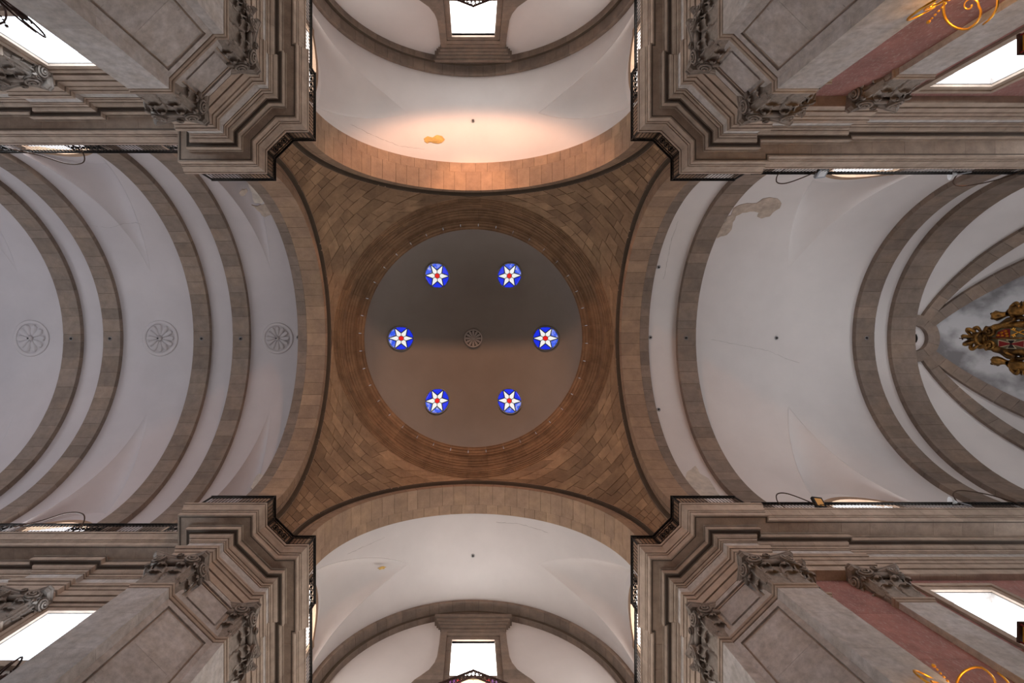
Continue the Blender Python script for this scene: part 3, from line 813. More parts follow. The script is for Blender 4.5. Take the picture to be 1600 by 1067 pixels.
added_window('large unseen window added for light in the end wall of the nave', (-29.95, 0, 0), (0, 1, 0), 3.0, 11.0, 20.0, (0.82, 0.89, 1.0), DAY['west'])
added_window('tall unseen lower window added for light in the warm-lit transept', (0, -14.15, 0), (1, 0, 0), 3.6, 11.5, 16.3, (1.0, 0.95, 0.9), DAY['low_n'])
added_window('tall unseen lower window added for light in the cream-white transept', (0, 14.15, 0), (1, 0, 0), 3.6, 11.5, 16.3, (1.0, 0.95, 0.88), DAY['low_s'])
for sy, nm in ((-1, 'upper'), (1, 'lower')):
    ph = sy * math.radians(66)
    added_window('unseen apse window added for light beside the altar, %s side' % nm, (AX + 6.5 * math.cos(ph), 6.5 * math.sin(ph), 0), (-math.sin(ph), math.cos(ph), 0), 1.8, 11.0, 16.8, (0.95, 0.97, 1.0), DAY['apse'])
    added_window('unseen choir window added for light before the altar steps, %s side' % nm, (20.4, sy * 7.45, 0), (1, 0, 0), 1.1, 11.5, 14.9, (0.92, 0.96, 1.0), DAY['apse'])

# ------------------------------------------------------------------ entablature
def nrm(a, b):
    d = (b[0] - a[0], b[1] - a[1]); l = math.hypot(*d); return (d[1] / l, -d[0] / l)
def miters(path):
    out = []
    for i in range(len(path)):
        if i == 0: n = nrm(path[0], path[1])
        elif i == len(path) - 1: n = nrm(path[-2], path[-1])
        else:
            a, b = nrm(path[i - 1], path[i]), nrm(path[i], path[i + 1]); q = 1 + a[0] * b[0] + a[1] * b[1]
            n = ((a[0] + b[0]) / q, (a[1] + b[1]) / q)
        out.append(n)
    return out
def stations(path, length):
    """list of blocks; each block is a list of (point, offset direction)"""
    ms = miters(path); blocks = []; cur = [(path[0], ms[0])]
    for i in range(len(path) - 1):
        a, b = path[i], path[i + 1]; l = math.hypot(b[0] - a[0], b[1] - a[1]); n = nrm(a, b)
        m0, m1 = (0.5 if i == 0 else 1.05), (0.5 if i == len(path) - 2 else 1.05)     # keep joints clear of the mitred corners
        k = int(round((l - m0 - m1) / length)) + 1 if l > m0 + m1 + 0.2 else 0
        for j in range(k):
            t = (m0 + (l - m0 - m1) * ((j + (rnd.random() - 0.5) * 0.25) / (k - 1) if k > 1 else 0.5)) / l
            t = min(max(t, m0 / l), 1 - m1 / l)
            g = 0.004 / l
            p = lambda t_: (a[0] + (b[0] - a[0]) * t_, a[1] + (b[1] - a[1]) * t_)
            cur.append((p(t - g), n)); blocks.append(cur); cur = [(p(t + g), n)]
        cur.append((b, ms[i + 1]))
    blocks.append(cur)
    return blocks
def sweep_mesh(block, prof, qx, qy):
    k = len(prof); v = []
    for p, m in block:
        v += [(qx * (p[0] + m[0] * d), qy * (p[1] + m[1] * d), z) for d, z in prof]
    n = len(block)
    f = [tuple(range(k)), tuple(range(n * k - 1, (n - 1) * k - 1, -1))] + [(i * k + j, i * k + (j + 1) % k, (i + 1) * k + (j + 1) % k, (i + 1) * k + j) for i in range(n - 1) for j in range(k)]
    return v, f
def sweep(parent, name, path, prof, qx, qy, mname, length=1.2, core=True):
    for b in stations(path, length):
        v, f = sweep_mesh(b, prof, qx, qy); obj(name, v, f, M[mname], parent)
    if core:
        back = min(p[0] for p in prof)
        pc = [(d - 0.045 if d > back + 1e-6 else d, z + (0.012 if z < (prof[0][1] + 0.12) else -0.012)) for d, z in prof]
        v, f = sweep_mesh(list(zip(path, miters(path))), pc, qx, qy)
        obj('mortar_bed', v, f, M['mortar_light'], parent)

ARCHI = [(-0.72, 15.1), (0.0, 15.1), (0.0, 15.37), (-0.03, 15.37), (-0.03, 15.395), (0.04, 15.395), (0.04, 15.66), (0.01, 15.665), (0.01, 15.69), (0.06, 15.70), (0.075, 15.76), (0.10, 15.79), (0.07, 15.795), (0.07, 15.815), (0.125, 15.82), (0.125, 15.90), (0.14, 15.91), (0.14, 15.97), (-0.72, 15.97)]
FRIEZE = [(-0.3, 15.98), (0.0, 15.98), (0.0, 16.47), (-0.3, 16.47)]
BED = [(-0.3, 16.47), (0.03, 16.475), (0.03, 16.53), (0.005, 16.535), (0.005, 16.555), (0.05, 16.56), (0.075, 16.60), (0.075, 16.63), (0.045, 16.635), (0.045, 16.655), (0.10, 16.66), (0.15, 16.70), (0.18, 16.75), (0.18, 16.775), (0.15, 16.78), (0.15, 16.80), (0.19, 16.80), (0.19, 16.84), (0.32, 16.84), (0.32, 16.81), (0.345, 16.81), (0.36, 16.84), (0.36, 16.99), (0.33, 17.0), (0.33, 17.02), (0.39, 17.03), (0.40, 17.055), (-0.3, 17.055)]
CORONA = [(-0.3, 17.06), (0.70, 17.06), (0.70, 17.03), (0.745, 17.03), (0.76, 17.05), (0.76, 17.25), (0.73, 17.255), (0.73, 17.275), (0.78, 17.28), (0.79, 17.34), (0.76, 17.345), (0.76, 17.365), (0.81, 17.37), (0.825, 17.42), (0.85, 17.52), (0.895, 17.61), (0.90, 17.66), (0.87, 17.665), (0.87, 17.685), (0.925, 17.69), (0.925, 17.8), (-1.6, 17.8), (-1.6, 17.72)]
PIER_PATH = [(7.04, 14.3), (7.04, 9.6), (6.94, 9.6), (6.94, 8.46), (7.22, 8.46), (8.46, 7.22), (8.46, 6.94), (9.6, 6.94)]
for qx, qy in QUADS:
    if qx > 0:
        up = PIER_PATH + [(9.6, 7.12), (23.2, 7.12)]
        lo = PIER_PATH + [(9.6, 7.20), (12.75, 7.20), (12.75, 7.31), (23.2, 7.31)]
    else:
        up = PIER_PATH + [(9.6, 8.0), (30.0, 8.0)]
        lo = PIER_PATH + [(9.6, 8.16), (13.2, 8.16), (13.2, 8.0), (15.0, 8.0), (15.0, 8.16), (30.0, 8.16)]
    root = empty('cornice'); tag(root, 'moulded stone entablature wrapping the %s pier under the dome' % CORNER[(qx, qy)], 'cornice', 'entablatures of the four piers', kind='structure')
    # the lower courses sit on the inner path, the corona on the outer one
    sweep(root, 'architrave_stone', lo, ARCHI, qx, qy, 'ent', 1.25)
    sweep(root, 'frieze_stone', lo, FRIEZE, qx, qy, 'pier', 1.35)
    sweep(root, 'bed_moulding_stone', lo, BED, qx, qy, 'ent', 1.15)
    sweep(root, 'corona_stone', up, CORONA, qx, qy, 'ent', 1.1)

# ------------------------------------------------------------------ capitals
CACHE = {}
def cached(key, maker, mname, smooth=True):
    if key not in CACHE:
        mb = MB(); maker(mb)
        me = bpy.data.meshes.new(key); me.from_pydata(mb.v, [], mb.f); me.update()
        for p in me.polygons: p.use_smooth = smooth
        me.materials.append(M[mname]); CACHE[key] = me
    return CACHE[key]
def place(name, me, parent, mtx):
    o = bpy.data.objects.new(name, me); COL.objects.link(o); o.parent = parent; o.matrix_local = mtx; return o
def mk_leaf(mb):
    prof = [(0, 0.02, 0.8), (0.22, 0.06, 1.0), (0.42, 0.08, 0.86), (0.6, 0.12, 1.02), (0.78, 0.2, 0.8), (0.93, 0.34, 0.86), (1.0, 0.52, 0.62), (0.93, 0.64, 0.45), (0.82, 0.66, 0.22)]
    cols = [(-1, -0.02), (-0.66, 0.07), (-0.33, 0.0), (0, 0.09), (0.33, 0.0), (0.66, 0.07), (1, -0.02)]
    v = []; n = len(prof); k = len(cols)
    for z, y, w_ in prof:
        for u, d in cols: v.append((u * w_ * 0.5, -(y + d * 0.9), z - 0.10 * abs(u) * (z > 0.5)))
    for z, y, w_ in prof:
        for u, d in cols: v.append((u * w_ * 0.46, -(y + d * 0.9) + 0.07, z - 0.10 * abs(u) * (z > 0.5) - (0.04 if z > 0.7 else 0)))
    f = [(i * k + j, i * k + j + 1, (i + 1) * k + j + 1, (i + 1) * k + j) for i in range(n - 1) for j in range(k - 1)]
    f += [tuple(x + n * k for x in q[::-1]) for q in f]
    for i in range(n - 1):
        f += [(i * k, (i + 1) * k, n * k + (i + 1) * k, n * k + i * k), (i * k + k - 1, n * k + i * k + k - 1, n * k + (i + 1) * k + k - 1, (i + 1) * k + k - 1)]
    f.append(tuple((n - 1) * k + j for j in range(k)) + tuple(n * k + (n - 1) * k + j for j in range(k - 1, -1, -1)))
    mb.add(v, f)
def mk_volute(mb):
    pts = []; rad = []
    for i in range(34):
        t = i / 33; a = PI * 0.5 + t * 2 * PI * 2.3; r = 1.0 - 0.86 * t ** 0.85
        pts.append((r * math.cos(a), -0.18 - 0.28 * t, r * math.sin(a))); rad.append(0.15 - 0.06 * t)
    mb.tube(pts, rad, 6)
    mb.ball((0, -0.42, 0), 0.17, nu=8, nv=5)
    v = []; n = 16
    for y, r in ((0.5, 0.9), (-0.12, 1.0)):
        v += [(r * math.cos(2 * PI * i / n), y, r * math.sin(2 * PI * i / n)) for i in range(n)]
    mb.add(v, [tuple(range(n)), tuple(range(2 * n - 1, n - 1, -1))] + [(i, (i + 1) % n, n + (i + 1) % n, n + i) for i in range(n)])
def mk_flower(mb):
    mb.ball((0, 0, 0), 0.35, 1, 0.8, 1, 8, 5)
    pts = []
    for i in range(26):
        t = i / 25; a = t * 2 * PI * 1.6; r = 1.0 - 0.55 * t
        pts.append((r * math.cos(a), -0.1 - 0.25 * t, r * math.sin(a)))
    mb.tube(pts, 0.18, 5)
    n = 12; v = []
    for y, r in ((0.5, 1.0), (0.0, 1.05)): v += [(r * math.cos(2 * PI * i / n), y, r * math.sin(2 * PI * i / n)) for i in range(n)]
    mb.add(v, [tuple(range(n)), tuple(range(2 * n - 1, n - 1, -1))] + [(i, (i + 1) % n, n + (i + 1) % n, n + i) for i in range(n)])
T = Matrix.Translation
def S(x, y, z): return Matrix.Diagonal((x, y, z, 1))
def RZ(a): return Matrix.Rotation(a, 4, 'Z')
def capital(parent, base, w, dp, sides=(-1, 1), half=False):
    """base: matrix of the middle of the front face at the necking; front looks along local -y; 1.36 high"""
    H = 1.36; hw = w / 2
    mb = MB()
    mb.add([(-hw, 0, 0), (hw, 0, 0), (hw, dp, 0), (-hw, dp, 0), (-hw - 0.03, -0.05, H - 0.1), (hw + 0.03, -0.05, H - 0.1), (hw + 0.03, dp, H - 0.1), (-hw - 0.03, dp, H - 0.1)],
           [(3, 2, 1, 0), (4, 5, 6, 7), (0, 1, 5, 4), (1, 2, 6, 5), (2, 3, 7, 6), (3, 0, 4, 7)])
    cap = mb.build('capital', M['cap'], parent); cap.matrix_local = base
    leaf = cached('leaf', mk_leaf, 'cap'); vol = cached('volute', mk_volute, 'cap'); flo = cached('flower', mk_flower, 'cap')
    nf = 1 if half else 2
    for i in range(nf):
        x = (-0.25 + 0.5 * i) * w if nf == 2 else 0
        place('leaf', leaf, cap, T((x, 0.0, 0.02)) @ S(0.5 * w / (1 if nf == 2 else 0.6), 0.30, 0.50))
        place('leaf', leaf, cap, T((x, 0.0, 0.30)) @ S(0.42 * w / (1 if nf == 2 else 0.6), 0.36, 0.58))
    for sx in sides:
        r = RZ(sx * PI / 2)
        place('leaf', leaf, cap, T((sx * hw, 0.26, 0.02)) @ r @ S(0.46, 0.30, 0.50))
        place('leaf', leaf, cap, T((sx * hw, 0.22, 0.30)) @ r @ S(0.40, 0.36, 0.58))
        place('leaf', leaf, cap, T((sx * hw * 0.96, 0.03, 0.22)) @ RZ(sx * PI / 4) @ S(0.3, 0.42, 0.72))
        place('volute', vol, cap, T((sx * (hw - 0.06), -0.20, 1.02)) @ RZ(sx * 0.22) @ S(sx * 0.225, 0.24, 0.225))
        place('volute', vol, cap, T((sx * (hw + 0.20), 0.08, 1.02)) @ RZ(sx * (PI / 2 - 0.22)) @ S(-sx * 0.225, 0.24, 0.225))
    mb = MB(); mb.tube([(-hw * 0.8, -0.13, 1.06), (hw * 0.8, -0.13, 1.06)], 0.085, 8)
    for sx in sides: mb.tube([(sx * (hw + 0.12), 0.1, 1.06), (sx * (hw + 0.12), dp, 1.06)], 0.085, 8)
    mb.build('cushion', M['cap'], cap, True)
    # abacus: concave sides, cut corners
    def outline(g):
        o = []
        cxr = hw + (0.27 if 1 in sides else 0.03) + g; cxl = -hw - (0.27 if -1 in sides else 0.03) - g; cy = -0.34 - g
        o += [(cxl, dp), (cxl * 0.94, (dp + cy) / 2 + 0.1), (cxl, cy + 0.10), (cxl + 0.10, cy)]
        for i in range(1, 8):
            t = i / 8; o.append((cxl + 0.1 + (cxr - cxl - 0.2) * t, cy + 0.17 * math.sin(PI * t)))
        o += [(cxr - 0.10, cy), (cxr, cy + 0.10), (cxr * 0.94, (dp + cy) / 2 + 0.1), (cxr, dp)]
        return o
    mb = MB()
    lv = [(outline(-0.05), H - 0.16), (outline(0.0), H - 0.10), (outline(0.0), H - 0.06), (outline(0.03), H - 0.04), (outline(0.03), H)]
    n = len(lv[0][0]); v = [(p[0], p[1], z) for o_, z in lv for p in o_]
    f = [tuple(range(n)), tuple(range(len(v) - 1, len(v) - n - 1, -1))] + [(i * n + j, i * n + (j + 1) % n, (i + 1) * n + (j + 1) % n, (i + 1) * n + j) for i in range(len(lv) - 1) for j in range(n)]
    mb.add(v, f); mb.build('abacus', M['cap'], cap)
    place('flower', flo, cap, T((0, -0.24, H - 0.10)) @ S(0.10, 0.12, 0.10))
    if not half:
        for sx in sides: place('flower', flo, cap, T((sx * (hw + 0.2), dp * 0.5, H - 0.10)) @ RZ(sx * PI / 2) @ S(0.09, 0.12, 0.09))
    return cap

NECK = [(-0.2, 13.52), (0.0, 13.52), (0.02, 13.53), (0.03, 13.57), (0.03, 13.60), (0.06, 13.61), (0.075, 13.65), (0.06, 13.69), (0.03, 13.70), (0.03, 13.73), (0.0, 13.74), (-0.2, 13.74)]
ZS = [-1.6, 7.5, 9.3, 10.9, 12.3, 13.52]
def shaft(parent, name, poly, mname='pier', zs=ZS):
    for i in range(len(zs) - 1):
        off = 0.0
        mb = MB(); mb.prism(poly, lambda p, k: (p[0], p[1], zs[i] + 0.003 if k == 0 else zs[i + 1] - 0.003)); mb.build(name, M[mname], parent)

# ------------------------------------------------------------------ crossing piers
for qx, qy in QUADS:
    root = empty('crossing_pier', (qx * 8, qy * 8, -1.6)); 
    tag(root, 'tall stone pier with a panelled slanted face in the %s corner under the dome' % CORNER[(qx, qy)], 'pier', 'piers under the dome')
    root.location = (0, 0, 0)
    q = lambda pts: [(qx * x, qy * y) for x, y in pts]
    shaft(root, 'shaft_block', q([(8.46, 6.94), (9.6, 6.94), (9.6, 8.4), (8.46, 8.4)]))
    shaft(root, 'shaft_block', q([(6.94, 8.46), (6.94, 9.6), (8.4, 9.6), (8.4, 8.46)]))
    shaft(root, 'slanted_block', q([(7.26, 8.50), (8.50, 7.26), (8.9, 7.6), (7.6, 8.9)]))
    if qx > 0: shaft(root, 'half_pilaster', q([(9.6, 7.2), (9.98, 7.2), (9.98, 8.2), (9.6, 8.2)]))
    shaft(root, 'half_pilaster', q([(7.06, 9.6), (7.06, 9.98), (7.6, 9.98), (7.6, 9.6)]))
    # upper part behind the capitals
    up = [13.52, 15.12]
    shaft(root, 'pier_core', q([(7.3, 8.6), (8.6, 7.3), (9.6, 7.1), (9.6, 8.4), (8.4, 9.6), (7.1, 9.6)]), 'pier', up)
    # panel mouldings on the slanted face
    c = Vector((7.88, 7.88, 0)); ux = Vector((1, -1, 0)).normalized(); un = Vector((-1, -1, 0)).normalized()
    def strip(nm, u0, u1, z0, z1, d0, d1, m='pier'):
        mb = MB(); v = []
        for d in (d0, d1):
            for u, z in ((u0, z0), (u1, z0), (u1, z1), (u0, z1)):
                p = c + ux * u + un * d; v.append((qx * p.x, qy * p.y, z))
        mb.add(v, [(0, 1, 2, 3), (7, 6, 5, 4), (0, 4, 5, 1), (1, 5, 6, 2), (2, 6, 7, 3), (3, 7, 4, 0)]); mb.build(nm, M[m], root)
    W = 0.87
    for z0, z1 in ((-1.0, 13.50), (13.76, 15.08)):
        for s in (-1, 1):
            strip('panel_stile', *sorted((s * W, s * (W - 0.15))), z0, z1, -0.08, 0.055)
            strip('panel_bead', *sorted((s * (W - 0.16), s * (W - 0.21))), z0 + 0.17, z1 - 0.17, -0.06, 0.0, 'ent')
        strip('panel_rail', -W + 0.15, W - 0.15, z1 - 0.16, z1, -0.08, 0.055)
        strip('panel_bead', -W + 0.21, W - 0.21, z1 - 0.22, z1 - 0.17, -0.06, 0.0, 'ent')
        if z0 > 0:
            strip('panel_rail', -W + 0.15, W - 0.15, z0, z0 + 0.16, -0.08, 0.055)
            strip('panel_bead', -W + 0.21, W - 0.21, z0 + 0.17, z0 + 0.22, -0.06, 0.0, 'ent')
        cuts = [z0 + 0.3] + [z for z in (9.0, 10.6, 11.9) if z0 < z < z1 - 1] + [z1 - 0.3]
        for i in range(len(cuts) - 1): strip('panel_field', -W + 0.30, W - 0.30, cuts[i] + 0.003, cuts[i + 1] - 0.003, -0.06, 0.02)
    # slanted face behind the panel, up to the architrave
    strip('panel_ground', -W, W, 13.5, 15.1, -0.2, -0.03)
    sweep(root, 'necking', PIER_PATH[2:8], NECK, qx, qy, 'ent', 5.0, core=False)
    # capitals
    capital(root, T((qx * 9.03, qy * 6.94, 13.74)) @ RZ(0 if qy > 0 else PI), 1.14, 0.6)
    capital(root, T((qx * 6.94, qy * 9.03, 13.74)) @ RZ(-PI / 2 if qx > 0 else PI / 2), 1.14, 0.6)
    sd = lambda a: (a,)
    if qx > 0:
        sweep(root, 'necking', [(9.6, 7.2), (9.98, 7.2), (9.98, 7.6)], NECK, qx, qy, 'ent', 5.0, core=False)
        capital(root, T((qx * 9.79, qy * 7.2, 13.74)) @ RZ(0 if qy > 0 else PI), 0.40, 0.5, (1,) if qy > 0 else (-1,), True)
    sweep(root, 'necking', [(7.5, 9.98), (7.06, 9.98), (7.06, 9.6)], NECK, qx, qy, 'ent', 5.0, core=False)
    # far side of the half pilaster in its own left-right sense
    sgn_local = (-1 if qy > 0 else 1) if qx > 0 else (1 if qy > 0 else -1)
    capital(root, T((qx * 7.06, qy * 9.79, 13.74)) @ RZ(-PI / 2 if qx > 0 else PI / 2), 0.40, 0.4, (sgn_local,), True)

def pilaster(x0, x1, yf, yb, qx, qy, label, group):
    root = empty('pilaster'); tag(root, label, 'pilaster', group)
    shaft(root, 'shaft_block', [(qx * x0, qy * yf), (qx * x1, qy * yf), (qx * x1, qy * yb), (qx * x0, qy * yb)])
    shaft(root, 'pier_core', [(qx * (x0 + .05), qy * (yf + .05)), (qx * (x1 - .05), qy * (yf + .05)), (qx * (x1 - .05), qy * yb), (qx * (x0 + .05), qy * yb)], 'pier', [13.52, 15.12])
    sweep(root, 'necking', [(x0, yb), (x0, yf), (x1, yf), (x1, yb)], NECK, qx, qy, 'ent', 5.0, core=False)
    capital(root, T((qx * (x0 + x1) / 2, qy * yf, 13.74)) @ RZ(0 if qy > 0 else PI), x1 - x0, 0.42)
for qy, nm in ((-1, 'upper'), (1, 'lower')):
    pilaster(11.83, 12.87, 7.34, 7.7, 1, qy, 'carved pilaster between pink marble and the choir window in the %s wall' % nm, 'wall pilasters')
    pilaster(13.3, 14.4, 8.02, 8.5, -1, qy, 'dark carved pilaster at the far edge of the nave window in the %s wall' % nm, 'wall pilasters')

# ------------------------------------------------------------------ railings
def dense(path, d):
    ms = miters(path); return [(p[0] + m[0] * d, p[1] + m[1] * d) for p, m in zip(path, ms)]
def railing(label, pts, qx, qy, z0, z1, panels=()):
    """iron railing along 2-D points; panels: (segment index, from, to) ornament panels"""
    root = empty('railing'); tag(root, label, 'railing', 'iron railings on the cornice')
    P = [(qx * x, qy * y) for x, y in pts]
    def bar(mb, a, b, z, hw, hh):
        dx, dy = b[0] - a[0], b[1] - a[1]; l = math.hypot(dx, dy); nx, ny = -dy / l * hw, dx / l * hw; ex, ey = dx / l * hw, dy / l * hw
        v = []
        for zz in (z - hh, z + hh):
            v += [(a[0] + nx - ex, a[1] + ny - ey, zz), (a[0] - nx - ex, a[1] - ny - ey, zz), (b[0] - nx + ex, b[1] - ny + ey, zz), (b[0] + nx + ex, b[1] + ny + ey, zz)]
        mb.add(v, [(0, 1, 2, 3), (7, 6, 5, 4), (0, 4, 5, 1), (1, 5, 6, 2), (2, 6, 7, 3), (3, 7, 4, 0)])
    for nm, z, hw, hh in (('top_rail', z1, 0.035, 0.022), ('middle_rail', z1 - 0.17, 0.014, 0.012), ('bottom_rail', z0 + 0.06, 0.014, 0.014)):
        mb = MB()
        for i in range(len(P) - 1): bar(mb, P[i], P[i + 1], z, hw, hh)
        mb.build(nm, M['iron'], root)
    bal = MB(); orn = MB(); posts = MB()
    for i in range(len(P) - 1):
        a, b = P[i], P[i + 1]; l = math.hypot(b[0] - a[0], b[1] - a[1]); n = max(1, int(l / 0.125))
        for j in range(n):
            t = (j + 0.5) / n; x, y = a[0] + (b[0] - a[0]) * t, a[1] + (b[1] - a[1]) * t
            if not any(k == i and f0 < t < f1 for k, f0, f1 in panels):
                bal.box(x - 0.0085, x + 0.0085, y - 0.0085, y + 0.0085, z0, z1 - 0.16)
            x2, y2 = a[0] + (b[0] - a[0]) * (j + 0.05) / n, a[1] + (b[1] - a[1]) * (j + 0.05) / n
            x3, y3 = a[0] + (b[0] - a[0]) * (j + 0.95) / n, a[1] + (b[1] - a[1]) * (j + 0.95) / n
            dx, dy = (b[0] - a[0]) / l, (b[1] - a[1]) / l
            # a little scroll between the two upper rails
            pts_ = [(x + dx * 0.055 * math.cos(q), y + dy * 0.055 * math.cos(q), z1 - 0.09 + 0.065 * math.sin(q)) for q in [PI * 2 * s / 5 for s in range(5)]]
            orn.tube(pts_, 0.009, 3, closed=True)
        posts.box(a[0] - 0.02, a[0] + 0.02, a[1] - 0.02, a[1] + 0.02, z0, z1)
    o = bal.build('balusters', M['iron'], root); o['kind'] = 'stuff'
    o = orn.build('scroll_band', M['iron'], root); o['kind'] = 'stuff'
    posts.box(P[-1][0] - 0.02, P[-1][0] + 0.02, P[-1][1] - 0.02, P[-1][1] + 0.02, z0, z1)
    o = posts.build('corner_posts', M['iron'], root); o['kind'] = 'stuff'
    for i, f0, f1 in panels:
        a, b = P[i], P[i + 1]; l = math.hypot(b[0] - a[0], b[1] - a[1]); dx, dy = (b[0] - a[0]) / l, (b[1] - a[1]) / l
        mb = MB(); L = (f1 - f0) * l; k = max(2, int(round(L / 0.2)))
        at = lambda s, z: (a[0] + dx * (f0 * l + s), a[1] + dy * (f0 * l + s), z)
        zc = (z0 + z1 - 0.11) / 2; rr = min(L / k / 2, 0.14) * 0.92
        for j in range(k):
            s0 = L * (j + 0.5) / k
            mb.tube([at(s0 + rr * math.cos(q), zc + 1.5 * rr * math.sin(q)) for q in [2 * PI * s / 10 for s in range(10)]], 0.02, 5, closed=True)
            mb.ball(at(s0, zc), 0.055, nu=6, nv=4)
            for e in (-1, 1): mb.tube([at(s0, zc + e * 1.5 * rr), at(s0, zc + e * (z1 - 0.11 - z0) / 2)], 0.018, 4)
        for s0 in (0, L): mb.tube([at(s0, z0), at(s0, z1 - 0.1)], 0.022, 4)
        mb.build('ornament_panel', M['iron'], root)
for qx, qy in QUADS:
    cn = CORNER[(qx, qy)]
    mid = dense(PIER_PATH[1:8], 0.9)
    pts = [(mid[1][0], 10.1), mid[2], mid[3], mid[4], mid[5], (9.95, mid[6][1])]
    railing('black iron railing round the slanted %s pier corner under the dome' % cn, pts, qx, qy, ZC, 18.56, [(0, 0.05, 0.45), (2, 0.18, 0.82)])
    railing('black iron gallery railing along the %s, %s side' % (SIDE[(0, qy)], 'left' if qx < 0 else 'right'), [(6.16, 13.4), (6.16, 10.1)], qx, qy, ZC, 18.5)
    if qx > 0:
        railing('black iron gallery railing of the choir, %s side' % ('upper' if qy < 0 else 'lower'), [(10.55, 6.24), (23.0, 6.24)], qx, qy, ZC, 18.42)
    else:
        railing('black iron gallery railing of the nave, %s side' % ('upper' if qy < 0 else 'lower'), [(10.6, 7.1), (29.5, 7.1)], qx, qy, ZC, 18.56, [(0, 0.012, 0.04), (0, 0.17, 0.235), (0, 0.36, 0.42)])

# ------------------------------------------------------------------ iron lattice balconies before the transept windows
for qy, vn in ((-1, 'warm-lit'), (1, 'cream-white')):
    root = empty('lattice_balcony'); tag(root, 'pointed iron lattice balcony before the end window of the %s transept' % vn, 'balcony', 'iron lattice balconies')
    P0 = [(-2.3, 13.38), (0, 12.48), (2.3, 13.38)]
    for nm, z, r in (('top_rail', 18.28, 0.045), ('bottom_rail', 17.95, 0.035)):
        mb = MB(); mb.tube([(x, qy * y, z) for x, y in P0], r, 5); mb.build(nm, M['iron_brown'], root)
    mb = MB()
    for s in (-1, 1):
        a, b = Vector((0, 12.48)), Vector((s * 2.3, 13.38)); n = 16
        for i in range(n):
            p, q = a + (b - a) * i / n, a + (b - a) * (i + 1) / n
            mb.tube([(p.x, qy * p.y, 17.95), (q.x, qy * q.y, 18.28)], 0.02, 3); mb.tube([(q.x, qy * q.y, 17.95), (p.x, qy * p.y, 18.28)], 0.02, 3)
            m_ = (p + q) / 2
            mb.tube([(m_.x + 0.06 * math.cos(t) * s, qy * m_.y, 18.12 + 0.08 * math.sin(t)) for t in [2 * PI * k / 6 for k in range(6)]], 0.012, 3, closed=True)
    o = mb.build('lattice', M['iron_brown'], root); o['kind'] = 'stuff'
    for x in (-2.3, 2.3):
        mb = MB(); mb.tube([(x, qy * 13.38, 18.28), (x, qy * 14.22, 18.28)], 0.03, 5); mb.tube([(x, qy * 13.38, 17.95), (x, qy * 14.22, 17.95)], 0.03, 5); mb.build('wall_bar', M['iron_brown'], root)

# ------------------------------------------------------------------ lamps and cables on the railings
def flood(px, x, y, z, qy, label, lit):
    root = empty('floodlight', (x, y, z)); tag(root, label, 'floodlight', 'floodlights on the choir railing')
    root.rotation_euler = (qy * math.radians(38), 0, 0.12 * qy)
    mb = MB(); mb.box(-0.19, 0.19, -0.06, 0.06, -0.22, 0.22); mb.build('housing', M['black'] if lit else M['steel'], root)
    mb = MB(); mb.box(-0.13, 0.13, qy * -0.066 - 0.004, qy * -0.066 + 0.004, -0.15, 0.15); mb.build('lamp_glass', M['amber'] if lit else M['white_metal'], root)
    mb = MB(); mb.tube([(-0.21, 0, 0), (-0.21, 0, -0.26), (0.21, 0, -0.26), (0.21, 0, 0)], 0.02, 5); mb.build('bracket', M['iron'], root)
flood(0, 13.05, 6.22, 18.38, 1, 'black floodlight with amber glass on the lower choir railing', True)
flood(0, 13.1, -6.24, 18.28, -1, 'grey floodlight clamped to the upper choir railing', False)
def cable(pts, r, label):
    P = [Vector(p) for p in pts]; out = []
    for i in range(len(P) - 1):
        p0, p1, p2, p3 = P[max(i - 1, 0)], P[i], P[i + 1], P[min(i + 2, len(P) - 1)]
        for k in range(8):
            t = k / 8
            out.append(0.5 * ((2 * p1) + (p2 - p0) * t + (2 * p0 - 5 * p1 + 4 * p2 - p3) * t * t + (3 * p1 - p0 - 3 * p2 + p3) * t ** 3))
    out.append(P[-1])
    mb = MB(); mb.tube(out, r, 6); o = mb.build('lamp_cable', M['cable'], None, True)
    tag(o, label, 'cable', 'cables looping over the railings')
